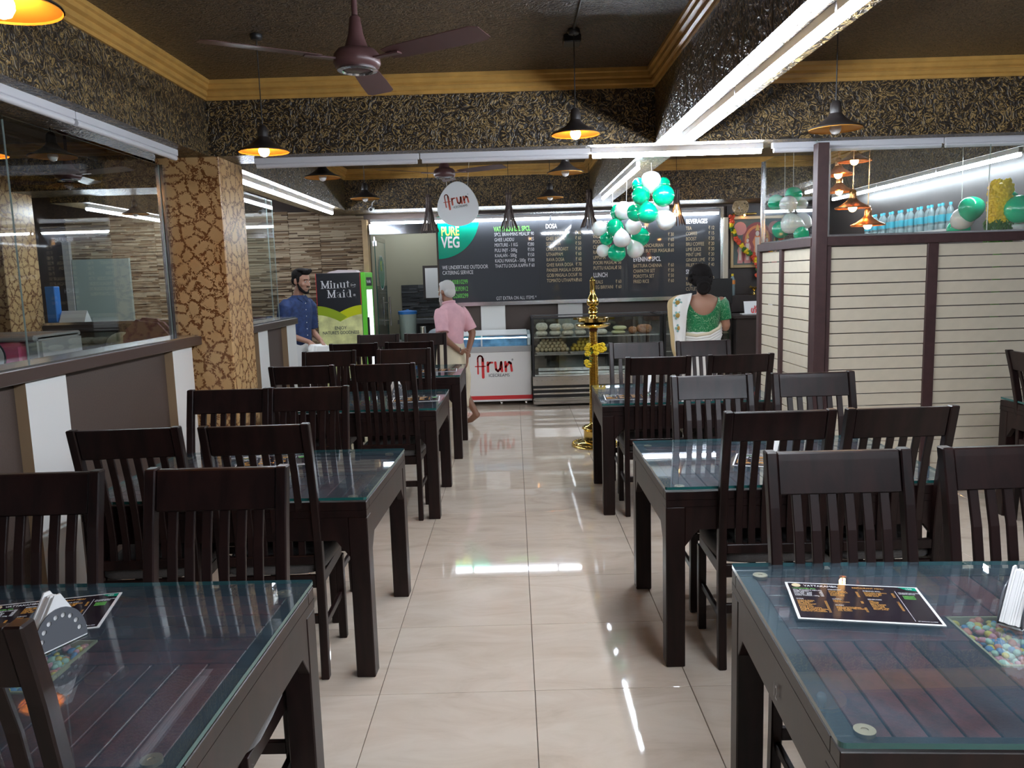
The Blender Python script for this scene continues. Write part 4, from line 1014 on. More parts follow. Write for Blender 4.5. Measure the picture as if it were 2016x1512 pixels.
pillow('snack_bag', (1.35, 10.17, .893+.054+.028), (.086, .09, .027), 'snacky', 'pale yellow flat snack pack, upper of two right of the brass lamp', BG)
pillow('snack_bag', (1.66, 10.17, .893+.062), (.10, .09, .06), 'snackb', 'large glossy brown snack bag at the right end of the cabinet shelf', BG)
pillow('snack_bag', (1.51, 10.16, .893+.05), (.055, .08, .048), 'snackb', 'smaller brown snack bag leaning beside the large brown one', BG)
# trays of sweets
def sweets(xc, mt, tray_label, label, group, rows):
    tag(MB().prism([(-.19, .669), (.19, .669), (.215, .70), (-.215, .70)], -.10, .10, 'y', T(xc, 10.16, 0)).build('tray', 'steel', bev=.004), tray_label, 'tray')
    r = .0265; me = MB().ball((0, 0, 0), r, 12, 8).mesh('round_sweet', mt, smooth=True); z = .70+r
    for k, (n, dep) in enumerate(rows):
        for j in range(dep):
            for i in range(n):
                link('round_sweet', me, None, (xc+(i-(n-1)/2)*.0535+R.uniform(-.003, .003), 10.16+(j-(dep-1)/2)*.053, z), None, label, 'sweet', group)
        z += .0385
sweets(.475, 'laddu', 'steel tray under the pale round sweets', 'pale round sweet in the heap on the left tray', 'pale sweets on the left tray', [(8, 4), (7, 3), (6, 2), (5, 1)])
sweets(.90, 'ladduy', 'steel tray under the yellow round sweets', 'yellow round sweet in the heap behind the brass lamp', 'yellow sweets behind the brass lamp', [(7, 4), (6, 3), (4, 2), (3, 1)])
# cash desk, sign, till
ck = thing('cash_desk', 'dark brown cash desk beside the slatted return', 'desk', (3.3, 10.2, 0))
MB().box(-.53, .6, -.3, .3, 0, 1.06).build('front', 'darkwall', ck, bev=.004); MB().box(-.56, .62, -.33, .32, 1.06, 1.10).build('top', 'darkwall', ck, bev=.006)
ts = thing('desk_sign', 'small white sign with red script on the cash desk', 'sign', (3.08, 10.1, 1.1))
MB().box(-.2, .2, -.07, .05, 0, .016).build('sign_base', 'whitep', ts, bev=.003)
MB().prism([(-.03, .016), (-.02, .016), (.03, .165), (.02, .165)], -.16, .2, 'x').build('sign_board', 'whitep', ts)
text('sign_lettering', 'ഗ്രഡ', (-.08, -.036, .02), .11, 'red', ts, sx=.7, rot=(PI/2-.28, 0, 0), off=.004)
tl = thing('billing_monitor', 'dark billing monitor on the cash desk, hidden partly by the woman', 'monitor', (2.62, 10.3, 1.14))
MB().box(-.18, .2, -.02, .02, .1, .42).build('screen', 'black', tl, bev=.006); MB().box(-.02, .02, -.01, .03, .01, .12).build('stand', 'black', tl); MB().box(-.1, .1, -.07, .07, 0, .012).build('base', 'black', tl)
# shrine shelf, picture, garland
sh = thing('wall_shelf', 'dark wall shelf holding a small brass lamp and a bottle', 'shelf', (3.4, 10.76, 1.325))
MB().box(-.5, .7, -.16, .06, -.22, 0).build('shelf_box', 'darkwall', sh, bev=.003)
bo = thing('soft_drink_bottle', 'plastic drink bottle with a yellow cap and orange label', 'bottle', (2.93, 10.68, 1.326))
MB().lathe([(.03, 0), (.034, .01), (.034, .11), (.031, .125), (.034, .14), (.034, .21), (.014, .255), (.013, .27)], 18).build('body', 'bottle', bo, smooth=True)
MB().lathe([(.0345, .15), (.035, .15), (.035, .205), (.0345, .205)], 18, cap=False).build('label', mat('orange_label', (.75, .25, .05), .4), bo, smooth=True); MB().lathe([(.0155, .258), (.0155, .285), (.012, .288)], 14).build('cap', 'yellow', bo, smooth=True)
dl = thing('oil_lamp', 'small brass oil lamp on the dark wall shelf', 'lamp', (3.22, 10.68, 1.326))
MB().lathe([(.07, 0), (.072, .006), (.02, .012), (.01, .03), (.012, .06), (.03, .075), (.045, .095), (.046, .10), (.03, .085)], 20).build('body', 'brass', dl, smooth=True)
MB().prism([(-.07, .10), (-.05, .13), (-.03, .11), (0, .105), (.03, .11), (.055, .14), (.07, .105), (0, .085)], -.006, .006, 'y').build('crest', 'brass', dl)
pf = thing('framed_picture', 'framed colourful devotional print hung beside the menu board', 'picture', (3.29, 10.81, 1.69))
for b in ((-.36, -.32, 0, .68), (.32, .36, 0, .68), (-.32, .32, 0, .04), (-.32, .32, .64, .68)): MB().box(b[0], b[1], -.03, .005, b[2], b[3]).build('frame', 'gilt', pf, bev=.004)
MB().box(-.32, .32, -.012, 0, .04, .64).build('backing', mat('dusky_teal_print', (.10, .13, .12), .5), pf)
pc = [mat('print_'+n, c, .45) for n, c in (('orange', (.75, .25, .08)), ('cream', (.75, .66, .58)), ('rose', (.66, .28, .26)), ('gold', (.70, .45, .12)), ('maroon', (.30, .06, .06)))]
def flat(name, pts, m, d): MB().prism(pts, -.0125-d, -.012, 'y').build(name, m, pf)
flat('print_shape', arc(0, .36, .20, .24, 0, 180, 14)+[(-.20, .08), (.20, .08)], pc[4], .001)
flat('print_shape', arc(0, .36, .17, .20, -10, 190, 14)+arc(0, .36, .135, .165, 190, -10, 14), pc[0], .002)
for x, h, w_ in ((0, .50, .05), (-.13, .40, .036), (.13, .40, .036), (-.23, .34, .03), (.23, .34, .03)):
    flat('print_figure', [(x-w_*1.2, .06), (x+w_*1.2, .06), (x+w_*.8, h*.55), (x+w_*1.3, h*.68), (x+w_*.6, h*.84), (x-w_*.6, h*.84), (x-w_*1.3, h*.68), (x-w_*.8, h*.55)], pc[2] if x else pc[0], .003)
    flat('print_figure', [(x-w_*.5, .1), (x+w_*.5, .1), (x+w_*.6, h*.8), (x-w_*.6, h*.8)], pc[1], .0035)
    flat('print_figure', arc(x, h*.9, w_*.5, w_*.7, 0, 330, 10), pc[1], .004)
    flat('print_figure', [(x-w_*.6, h*.98), (x+w_*.6, h*.98), (x, h*1.16)], pc[3], .0042)
for s in (-1, 1): flat('print_shape', arc(s*.23, .52, .085, .09, 0, 340, 12), pc[2], .0015)
gl = thing('flower_garland', 'red, yellow and green flower garland draped over the framed print', 'garland', (3.29, 10.74, 1.69))
path = [(-.36, .66), (-.35, .52), (-.29, .38), (-.19, .24), (-.08, .16), (.0, .10), (.08, .16), (.19, .24), (.29, .38), (.35, .52), (.36, .66)]
gm = MB(); idx = 0
def tuft(mb, c, r, n=9):
    for k in range(n): mb.ball((c[0]+R.uniform(-r, r)*.6, c[1]+R.uniform(-r, r)*.4, c[2]+R.uniform(-r, r)*.6), r*R.uniform(.3, .5), 6, 4)
segs = []
for (a, b) in zip(path[:-1], path[1:]):
    for t_ in (0, .33, .66): segs.append((a[0]+(b[0]-a[0])*t_, a[1]+(b[1]-a[1])*t_))
segs += [(0, .10), (0, .03), (0, -.04), (0, -.11)]
for k, (x, z) in enumerate(segs):
    gm.cur = (0, 0, 1, 2, 1, 2)[(k) % 6] if k < len(segs)-4 else (1, 0, 2, 0)[k-len(segs)+4]
    tuft(gm, (x, 0, z), .045 if k < len(segs)-4 else .055)
gm.build('flowers', [mat('garland_red', (.70, .09, .04), .6), 'yellow', 'leaf'], gl, kind='stuff')
pl = thing('picture_lamp', 'small brass picture lamp above the framed print', 'lamp', (3.1, 10.78, 2.40))
MB().tube([(-.16, -.03, 0), (.16, -.03, 0)], .014, 10).build('shade', 'brass', pl, smooth=True); MB().tube([(0, -.03, 0), (0, .02, .05)], .006, 8).build('arm', 'brass', pl)
MB().ball((0, -.04, -.018), .012, 8, 6).build('bulb', 'bulb', pl)
cc = thing('security_camera', 'small white security camera under the rear cross beam', 'camera', (-1.72, 9.98, 2.56))
MB().tube([(0, .08, 0), (0, .03, -.01), (0, -.07, -.03)], .026, 12).build('body', 'whitep', cc, smooth=True); MB().tube([(0, -.07, -.03), (0, -.075, -.031)], .02, 12).build('lens', 'black', cc); MB().tube([(0, .03, 0), (0, .07, .06), (.03, .08, .09)], .007, 6).build('bracket', 'whitep', cc)

# ---------------------------------------------------------------- drinks fridge
fg = thing('drinks_fridge', 'drinks fridge with black, green and yellow side print and bright green door', 'fridge', (-2.235, 10.48, 0))
MB().box(-.285, .285, -.28, .28, .06, 1.775).build('body', mat('fridge_body_grey', (.2, .2, .2), .4), fg, bev=.006)
MB().box(-.27, .27, -.26, .26, 0, .06).build('plinth', 'black', fg)
yy = -.2815
def curve(z0, dip, x0=-.282, x1=.282, mid=.0, n=14):
    l = [(x0+(mid-x0)*k/n, z0-(dip*(k/n)**1.7)) for k in range(n+1)]; r = [(mid+(x1-mid)*k/n, z0-dip*(1-k/n)**1.7) for k in range(n+1)]
    return l, r
l, r = curve(1.36, .085); l2, r2 = curve(1.245, .09)
MB().prism([(-.282, 1.772), (-.282, 1.36)]+l[1:]+r[1:]+[(.282, 1.772)], yy, yy+.002, 'y').build('black_print', 'fblack', fg)
MB().prism(l+l2[::-1], yy, yy+.002, 'y').build('green_swoosh', 'folive', fg); MB().prism(r+r2[::-1], yy-.0003, yy+.002, 'y').build('yellow_swoosh', 'flime', fg)
MB().prism([(-.03, 1.278), (0, 1.275), (.09, 1.215), (.0, 1.155), (-.1, 1.205)], yy-.0006, yy, 'y').build('green_swoosh', 'folive', fg)
MB().prism(l2+r2[1:]+[(.282, .07), (-.282, .07)], yy, yy+.002, 'y').build('yellow_print', 'fyel', fg)
MB().box(-.285, -.279, -.2825, -.28, 1.37, 1.775).build('red_edge', 'red', fg); MB().box(.279, .285, -.2825, -.28, 1.37, 1.775).build('red_edge', 'red', fg)
def slab(s, x, z, size, name):
    # bold letters with added slab serifs
    t = text(name, s, (x, yy-.001, z), size, 'ink', fg, sx=.92, off=.008)
    bpy.context.view_layer.update()
    return t
def serif_word(word, x, z, size):
    wmap = {'M': .84, 'i': .30, 'n': .62, 'u': .62, 't': .38, 'e': .58, 'a': .60, 'd': .62}
    mb = MB()
    for ch_ in word:
        wd = wmap[ch_]*size; h = .72*size if ch_ in 'Md' else .53*size; sw_ = .102*size; sl = .045*size
        def bar(cx, zz, half): mb.box(cx-half, cx+half, yy-.0014, yy-.0002, z+zz, z+zz+sl)
        def stem(cx, z0, z1, wd_=sw_): mb.box(cx-wd_/2, cx+wd_/2, yy-.0014, yy-.0002, z+z0, z+z1)
        def curve_(pts, w2):
            vs, fs = stroke([(p[0], p[1]) for p in pts], w2); mb.add([(v[0], yy-.0013, z+v[1]) for v in vs], fs)
        if ch_ == 'M':
            a, b = x+.14*size, x+wd-.14*size
            stem(a, 0, h, sw_*.75); stem(b, 0, h, sw_*1.15); bar(a, 0, .13*size); bar(b, 0, .15*size); bar(a-.02*size, h-sl, .11*size); bar(b+.02*size, h-sl, .12*size)
            curve_([(a, h-sw_*.5), ((a+b)/2, sw_*.6)], sw_*1.05); curve_([((a+b)/2, sw_*.6), (b, h-sw_*.5)], sw_*.6)
        elif ch_ == 'i':
            c_ = x+wd/2; stem(c_, 0, h); bar(c_, 0, .13*size); bar(c_-.04*size, h-sl, .09*size); curve_([(c_-.001, .66*size), (c_+.001, .66*size)], sw_*1.2)
        elif ch_ in 'nu':
            a, b = x+.15*size, x+wd-.15*size
            stem(a, 0 if ch_ == 'n' else .1*size, h); stem(b, 0, h if ch_ == 'u' else h*.72)
            if ch_ == 'n': bar(a, 0, .12*size); bar(b, 0, .12*size); bar(a-.04*size, h-sl, .08*size); curve_(arc((a+b)/2, h*.70, (b-a)/2, h*.24, 180, 0, 8), sw_*.8)
            else: bar(b+.03*size, 0, .09*size); bar(a-.03*size, h-sl, .09*size); bar(b-.03*size, h-sl, .09*size); curve_(arc((a+b)/2, h*.30, (b-a)/2, h*.24, 180, 360, 8), sw_*.8)
        elif ch_ == 't':
            c_ = x+wd*.45; stem(c_, .08*size, .66*size); bar(c_, h-sl, .15*size); curve_(arc(c_+.08*size, .09*size, .08*size, .06*size, 180, 330, 6), sw_*.7)
        elif ch_ == 'e':
            c_ = x+wd/2; curve_(arc(c_, h/2, wd*.34, h*.43, 5, 320, 16), sw_*.85); mb.box(c_-wd*.34, c_+wd*.34, yy-.0014, yy-.0002, z+h*.47, z+h*.47+sl)
        elif ch_ == 'a':
            b = x+wd*.66; stem(b, .03*size, h*.75); curve_(arc(b-.15*size, h*.70, .15*size, h*.23, 0, 150, 8), sw_*.75); curve_(arc(b-.13*size, h*.28, .14*size, h*.22, 0, 360, 12), sw_*.75); bar(b+.06*size, 0, .07*size)
        elif ch_ == 'd':
            b = x+wd*.72; stem(b, 0, h); bar(b+.04*size, 0, .09*size); bar(b-.05*size, h-sl, .08*size); curve_(arc(b-.16*size, .26*size, .17*size, .24*size, 0, 360, 14), sw_*.85)
        x += wd*1.0
    mb.build('brand_lettering', 'ink', fg)
serif_word('Minute', -.225, 1.58, .136)
serif_word('Maid', -.15, 1.462, .136)
text('registered_mark', '®', (.185, yy-.001, 1.475), .04, 'ink', fg, sx=1)
text('slogan', 'ENJOY', (0, yy-.001, 1.055), .058, 'dink', fg, align='CENTER', sx=.9, off=.0006)
text('slogan', "NATURE'S GOODNESS", (0, yy-.001, .995), .056, 'dink', fg, align='CENTER', sx=.83, off=.0006)
dr_ = MB().box(.285, .345, -.275, .275, .1, 1.775).build('door', 'fgreen', fg, bev=.008)
MB().box(.344, .349, -.19, .2, .2, 1.56).build('door_glass', 'glass', dr_); MB().box(.3455, .3465, -.2, .2, 1.60, 1.71).build('door_header', 'fblack', dr_)
text('header_lettering', 'Minute Maid', (.3475, -.18, 1.635), .06, 'ink', dr_, sx=.9, rot=(PI/2, 0, PI/2))
MB().box(.3455, .3475, -.19, .18, .22, 1.55).build('lit_opening', 'fridgelight', dr_)
MB().box(.345, .37, -.255, -.235, .8, 1.2).build('door_handle', 'black', dr_)
tag(MB().prism([(-.2, 0), (.2, 0), (.17, .03), (-.05, .038), (-.15, .02)], -.12, .12, 'y', T(-2.2, 10.42, 1.776)).build('folded_cloth', mat('pinkish_white_cloth', (.7, .6, .62), .8)), 'pale folded cloth lying on top of the drinks fridge', 'cloth')
so = thing('power_socket', 'white power socket with a black plug beside the drinks fridge', 'socket', (-2.57, 10.79, 1.02))
MB().box(-.045, .045, 0, .06, -.045, .06).build('plate', 'whitep', so, bev=.004); MB().box(0, .04, -.04, 0, -.02, .03).build('plug', 'black', so, bev=.006)

# ---------------------------------------------------------------- tall brass lamp
LX, LY = .756, 7.62
nv = thing('brass_lamp', 'tall polished brass oil lamp standing on the tiles at the aisle end', 'lamp', (LX, LY, 0))
prof = [(.225, 0), (.23, .012), (.225, .022), (.20, .03), (.19, .028), (.175, .042), (.15, .05), (.115, .058)]
mb = MB(); mb.lathe(prof, 48, cap=True)
for k in range(40): a = 2*PI*k/40; mb.ball((.214*math.cos(a), .214*math.sin(a), .026), .0115, 6, 5)
mb.build('base_plate', 'brass', nv, smooth=True)
MB().lathe([(.115, .056), (.108, .07), (.107, .15), (.118, .165), (.128, .175), (.125, .185), (.10, .20), (.06, .21), (.045, .225), (.04, .23)], 40).build('base_drum', 'brass', nv, smooth=True)
pr = [(.05, .225)]; z = .235
while z < 1.115:
    r = .052-.012*(z-.23)/.9
    pr += [(r*.86, z), (r, z+.004), (r, z+.009), (r*.86, z+.013)]; z += .0145
MB().lathe(pr+[(.035, 1.12)], 28).build('ribbed_stem', 'brass', nv, smooth=30)
MB().lathe([(.036, 1.12), (.042, 1.128), (.042, 1.148), (.036, 1.156)], 24).build('collar', mat('dark_bronze', (.16, .06, .03), .3, .9), nv, smooth=True)
MB().lathe([(.03, 1.145), (.09, 1.15), (.15, 1.165), (.168, 1.182), (.166, 1.19), (.12, 1.193), (.075, 1.2), (.11, 1.205), (.145, 1.212), (.155, 1.25), (.148, 1.252), (.135, 1.225), (.05, 1.22), (.03, 1.225)], 40).build('oil_plate', 'brass', nv, smooth=True)
sp = MB(); sp.prism([(.13, -.04), (.205, -.009), (.212, 0), (.205, .009), (.13, .04)], 1.228, 1.25, 'z'); sm = sp.mesh('plate_spout', 'brass')
for k in range(5): link('plate_spout', sm, nv, None, (0, 0, 2*PI*k/5+.1))
MB().lathe([(.05, 1.222), (.052, 1.235), (.038, 1.26), (.03, 1.275), (.032, 1.285), (.046, 1.295), (.044, 1.31), (.034, 1.318), (.044, 1.328), (.046, 1.34), (.03, 1.352), (.034, 1.36), (.056, 1.375), (.06, 1.395), (.058, 1.412), (.035, 1.46), (.027, 1.48), (.0265, 1.595), (.029, 1.6), (.027, 1.606), (.0, 1.645)], 32).build('finial', 'brass', nv, smooth=True)
mg = thing('marigold_garland', 'small yellow marigold garland hung on the brass lamp stem', 'garland', (LX, LY, .93))
def marigold(c, r):
    mb = MB()
    for k in range(46):
        d = Vector((R.gauss(0, 1), R.gauss(0, 1), R.gauss(0, 1))).normalized(); mb.ball((c[0]+d.x*r*.8, c[1]+d.y*r*.8, c[2]+d.z*r*.8), (r*.32, r*.32, r*.18), 6, 4)
    return mb.build('marigold', 'yellow', mg)
for c in ((-.062, -.05, -.02), (-.068, -.045, .03), (-.05, -.06, .055), (-.07, -.04, -.105), (-.055, -.05, -.13), (.01, -.075, .04), (.045, -.06, .05), (.08, -.04, .055), (.095, -.02, .02), (.07, -.05, .01), (.02, -.07, -.005)): marigold(c, .03)
lf = MB()
for k in range(30): lf.ball((-.045+R.uniform(-.02, .025), -.058, R.uniform(-.12, .05)), (.012, .006, .004), 6, 4, Rz(R.uniform(0, 3)))
lf.build('leaves', 'leaf', mg, kind='stuff')

# ---------------------------------------------------------------- balloons
def balloon_mesh(mt):
    mb = MB(); n = 20
    prof = [(.012, -1.36), (.03, -1.33), (.018, -1.27), (.05, -1.2), (.22, -1.05), (.5, -.83), (.78, -.5), (.95, -.12), (1.0, .15), (.93, .5), (.75, .78), (.45, .95), (.18, 1.02), (.001, 1.03)]
    mb.lathe(prof, n); return mb.mesh('balloon', mt, smooth=80)
BM = {'w': balloon_mesh('wballoon'), 'g': balloon_mesh('green')}
BX = [ # px position turned into world x,z at depth y: (x, y, z, r, colour, tilt x, tilt y, label)
 (1282, 357, 19.5, 6.45, 'w', 0, 0, 'white balloon at the very top of the hanging cluster'),
 (1258, 366, 15, 6.65, 'g', 40, 20, 'green balloon half hidden left of the top white balloon'),
 (1306, 364, 14, 6.75, 'g', 40, -20, 'green balloon peeping out right of the top white balloon'),
 (1263, 384, 18.5, 6.45, 'g', -110, 40, 'dark green balloon directly below left of the top white balloon'),
 (1305, 385, 22, 6.4, 'g', 100, -50, 'largest green balloon, right of the top white balloon'),
 (1253, 417, 18, 6.65, 'g', 150, 40, 'green balloon behind the lower front green one of the upper bunch'),
 (1275, 418, 20.5, 6.35, 'g', 160, 0, 'green balloon at the front bottom of the upper bunch'),
 (1300, 410, 17, 6.75, 'w', 120, -40, 'white balloon mostly hidden behind the upper green bunch'),
 (1310, 432, 20, 6.42, 'w', 150, -30, 'white balloon at the right bottom of the upper bunch'),
 (1227, 416, 18.5, 7.3, 'w', 60, 30, 'white balloon at the top of the lower bunch'),
 (1217, 419, 17, 7.45, 'g', 60, 60, 'green balloon behind the white one topping the lower bunch'),
 (1180, 450, 15.5, 7.45, 'w', 90, 80, 'white balloon at the left end of the lower bunch'),
 (1211, 448, 17.5, 7.3, 'g', 100, 60, 'green balloon under the white one topping the lower bunch'),
 (1246, 445, 17, 7.25, 'w', 120, -40, 'white balloon in the middle right of the lower bunch'),
 (1194, 470, 13.5, 7.45, 'g', 100, 70, 'small bright green balloon at the left of the lower bunch'),
 (1224, 469, 17.5, 7.2, 'w', 170, 0, 'white balloon in the centre front of the lower bunch'),
 (1259, 466, 19, 7.45, 'g', 120, -60, 'green balloon at the right of the lower bunch'),
 (1188, 493, 13, 7.45, 'w', 140, 60, 'small white balloon at the bottom left of the lower bunch'),
 (1215, 496, 18.5, 7.35, 'g', 170, 20, 'green balloon at the bottom of the lower bunch'),
 (1250, 490, 17.5, 7.4, 'w', 170, -20, 'white balloon at the bottom right of the lower bunch'),
]
def at(px, py, y):   # a picture point turned into a real point at distance y
    mw = sc.camera.matrix_world; d = mw.to_3x3() @ Vector(((px-1008)/1560, (756-py)/1560, -1)); return mw.translation+d*(y/d.y)
def balloon(p, r, c, tx, ty, label, group):
    o = link('balloon', BM[c], None, p, (math.radians(tx), math.radians(ty), 0), label, 'balloon', group); o.scale = (r, r, r)
for px, py, r, y, c, tx, ty, lb in BX:
    balloon(at(px, py, y), r*y/1560*.97, c, tx, ty, lb, 'balloons in the hanging cluster')
for k, (a, b) in enumerate((((1283, 345, 6.45), (1282, 302, 6.3)), ((1233, 405, 7.3), (1234, 345, 7.2)), ((1206, 420, 7.7), (1206, 372, 7.9)))):
    p, q = at(*a), at(*b); q.z = 2.50
    tag(MB().tube([p, q], .0025, 5).build('balloon_string', 'string'), ('pale string from the top white balloon to the lit beam', 'pale string from the lower bunch to the lit beam', 'pale string at the far left of the balloon cluster')[k], 'string')
# things behind the partition glass
for k, (px, py, r, y, c, lb) in enumerate(((1562, 385, 15, 7.4, 'g', 'green balloon behind the short glass return, upper right'), (1527, 400, 15, 7.5, 'g', 'green balloon behind the short glass return, left'), (1552, 402, 16, 7.2, 'w', 'white balloon behind the short glass return, front'), (1577, 402, 13, 7.5, 'w', 'white balloon behind the short glass return, right'),
   (1559, 440, 19, 7.6, 'w', 'white balloon low behind the short glass return'), (1580, 437, 17, 7.9, 'w', 'white balloon low behind the corner post'), (1538, 452, 16, 7.8, 'g', 'green balloon low behind the short glass return'), (1578, 460, 14, 7.3, 'g', 'green balloon at the foot of the short glass return'))):
    balloon(at(px, py, y), r*y/1560*1.06, c, 30+k*40, k*25, lb, 'balloons behind the glass return')
for k, (px, py, r, y, c, lb) in enumerate(((1912, 412, 22, 6.9, 'g', 'green balloon behind the partition glass, left of the yellow flower pillar'), (1893, 432, 20, 7.0, 'w', 'white balloon behind the partition glass, left of the yellow flower pillar'), (1885, 452, 20, 7.2, 'g', 'green balloon low behind the partition glass'),
   (2008, 412, 26, 6.1, 'g', 'large green balloon behind the glass at the right picture edge'), (1990, 392, 14, 6.3, 'g', 'small green balloon behind the glass right of the yellow flower pillar'), (1997, 450, 22, 6.2, 'w', 'white balloon behind the glass at the right picture edge'), (1975, 380, 15, 6.45, 'w', 'white balloon behind the top of the yellow flower pillar'))):
    balloon(at(px, py, y), r*y/1560*1.06, c, 20+k*35, k*30, lb, 'balloons behind the partition glass')
for k, (a, b) in enumerate((((1562, 372, 7.4), (1562, 300, 7.4)), ((1545, 390, 7.2), (1545, 300, 7.3)), ((1893, 412, 7.0), (1893, 330, 7.0)))):
    p, q = at(*a), at(*b); q.z = CZ-.002
    tag(MB().tube([p, q], .0025, 5).build('balloon_string', 'string'), ('pale string above the green balloon behind the short glass return', 'pale string above the white balloon behind the short glass return', 'pale string above the balloons left of the yellow flower pillar')[k], 'string')
fp = thing('flower_pillar', 'yellow flower pillar with a leafy green foot behind the partition glass', 'flower arrangement', (0, 0, 0))
c0 = at(1965, 470, 6.2)
mb = MB(); mg2 = MB()
for k in range(900):
    a, z = R.uniform(0, 2*PI), R.uniform(.12, .44); q = .078*R.uniform(.8, 1.05)*(1 if z < .40 else .75)
    mb.ball((c0.x+q*math.cos(a), c0.y+q*math.sin(a), c0.z+z), R.uniform(.008, .014), 6, 4)
mb.build('flowers', 'yellow', fp, kind='stuff')
for k in range(260):
    a, z = R.uniform(0, 2*PI), R.uniform(-.02, .13); q = .095*R.uniform(.6, 1.05)
    mg2.ball((c0.x+q*math.cos(a), c0.y+q*math.sin(a), c0.z+z), (.006, .006, .022), 5, 4, Matrix.Rotation(R.uniform(-.7, .7), 3, 'X') @ Matrix.Rotation(R.uniform(-.7, .7), 3, 'Y'))
mg2.build('leaves', 'leaf', fp, kind='stuff')
MB().lathe([(.06, -c0.z), (.065, -c0.z+.02), (.03, -c0.z+.05), (.03, 0), (.06, .02), (.06, .12)], 20, (c0.x, c0.y, c0.z)).build('foot', 'leaf', fp, smooth=True)
MB().lathe([(.06, .12), (.066, .14), (.066, .40), (.02, .42)], 20, (c0.x, c0.y, c0.z)).build('core', 'yellow', fp, smooth=True)
# bottles on the shelf along the right wall
tag(MB().box(4.03, 4.19, 7.5, 9.35, 1.965, 1.985).build('glass_shelf', 'whitep'), 'white shelf along the right wall holding water bottles', 'shelf')
bt0 = thing('water_bottle', '', 'bottle', (0, 0, 0), 0, 'water bottles on the right wall shelf')
MB().lathe([(.03, 0), (.034, .008), (.034, .05), (.031, .056), (.034, .062), (.034, .16), (.03, .185), (.013, .215), (.012, .23)], 16).build('body', 'bottle', bt0, smooth=True)
MB().lathe([(.0345, .075), (.035, .075), (.035, .14), (.0345, .14)], 16, cap=False).build('label', 'label', bt0, smooth=True); MB().lathe([(.015, .222), (.015, .245), (.012, .248)], 12).build('cap', 'label', bt0, smooth=True)
ORD = ['first', 'second', 'third', 'fourth', 'fifth', 'sixth', 'seventh', 'eighth', 'ninth', 'tenth', 'eleventh', 'twelfth', 'thirteenth', 'fourteenth', 'fifteenth', 'sixteenth', 'seventeenth', 'eighteenth']
for k in range(18):
    o = bt0 if k == 0 else dup(bt0); o.location = (4.09+.02*(k % 2), 9.27-.1*k, 1.986); o['label'] = 'clear water bottle on the right wall shelf, %s from the left' % ORD[k]
# ---------------------------------------------------------------- people
def V(*a): return Vector(a)
def cap(mb, p, r, q, s, n=14):
    p, q = Vector(p), Vector(q); mb.ball(p, r, n, 8); mb.ball(q, s, n, 8); mb.tube([p, q], [r, s], n)
def chain(mb, pts):
    for (p, r), (q, s) in zip(pts[:-1], pts[1:]): cap(mb, p, r, q, s)
def loft(mb, secs, n=40, ripple=None):
    vs = []
    for i, (cx, cy_, z, rx, ry) in enumerate(secs):
        for j in range(n):
            a = 2*PI*j/n; k = 1+(ripple(a, z) if ripple else 0); vs.append((cx+rx*k*math.cos(a), cy_+ry*k*math.sin(a), z))
    m = len(secs)
    fs = [(i*n+j, i*n+(j+1) % n, (i+1)*n+(j+1) % n, (i+1)*n+j) for i in range(m-1) for j in range(n)]+[tuple(range(n-1, -1, -1)), tuple(range((m-1)*n, m*n))]
    if secs[0][2] > secs[-1][2]: fs = [f[::-1] for f in fs]
    mb.add(vs, fs)
def dense(secs, k=6):
    out = []
    for i in range(len(secs)-1):
        p0, p1, p2, p3 = secs[max(i-1, 0)], secs[i], secs[i+1], secs[min(i+2, len(secs)-1)]
        for j in range(k):
            t = j/k
            out.append(tuple(.5*(2*b+(c-a)*t+(2*a-5*b+4*c-d)*t*t+(3*b-a-3*c+d)*t**3) for a, b, c, d in zip(p0, p1, p2, p3)))
    return out+[secs[-1]]
def merged(mb, name, mt, parent, vox=.007, sm=4, label=None):
    """one continuous skin over overlapping volumes"""
    me = mb.mesh(name, mt); o = link(name, me, None)
    m = o.modifiers.new('r', 'REMESH'); m.mode = 'VOXEL'; m.voxel_size = vox
    s = o.modifiers.new('s', 'SMOOTH'); s.iterations = sm; s.factor = .5
    dg = bpy.context.evaluated_depsgraph_get(); dg.update()
    m2 = bpy.data.meshes.new_from_object(o.evaluated_get(dg)); bpy.data.objects.remove(o)
    m2.polygons.foreach_set('use_smooth', [True]*len(m2.polygons)); m2.name = name
    if not m2.materials: m2.materials.append(M[mt])
    return link(name, m2, parent, label=label)
def hand(mb, wr, d, n, curl=.5, s=1, thumb=1):
    d = Vector(d).normalized(); n = Vector(n); n = (n-d*n.dot(d)).normalized(); sd = d.cross(n)*thumb
    wr = Vector(wr)
    for k, (ln, o) in enumerate(((.070, .03), (.078, .010), (.073, -.010), (.056, -.03))):
        kn = wr+d*(.085-.004*abs(k-1))*s+sd*o*s*.85
        cap(mb, wr+sd*o*.5*s+d*.01, .015*s, kn, .0115*s, 10)
        p, dd = kn, d.copy()
        for q in range(3):
            a = curl*(.5+.35*q); dd = (dd*math.cos(a)+n*math.sin(a)).normalized(); e = p+dd*ln*s*(.45, .32, .23)[q]
            cap(mb, p, (.0092, .0085, .0078)[q]*s, e, (.0085, .0078, .0066)[q]*s, 10); p = e
    b = wr+d*.02*s+sd*.022*s; t1 = b+(sd*.75+d*.65+n*.2).normalized()*.042*s; t2 = t1+(sd*.25+d*.9+n*.4).normalized()*.03*s
    cap(mb, b, .0135*s, t1, .0105*s, 10); cap(mb, t1, .0105*s, t2, .0085*s, 10)
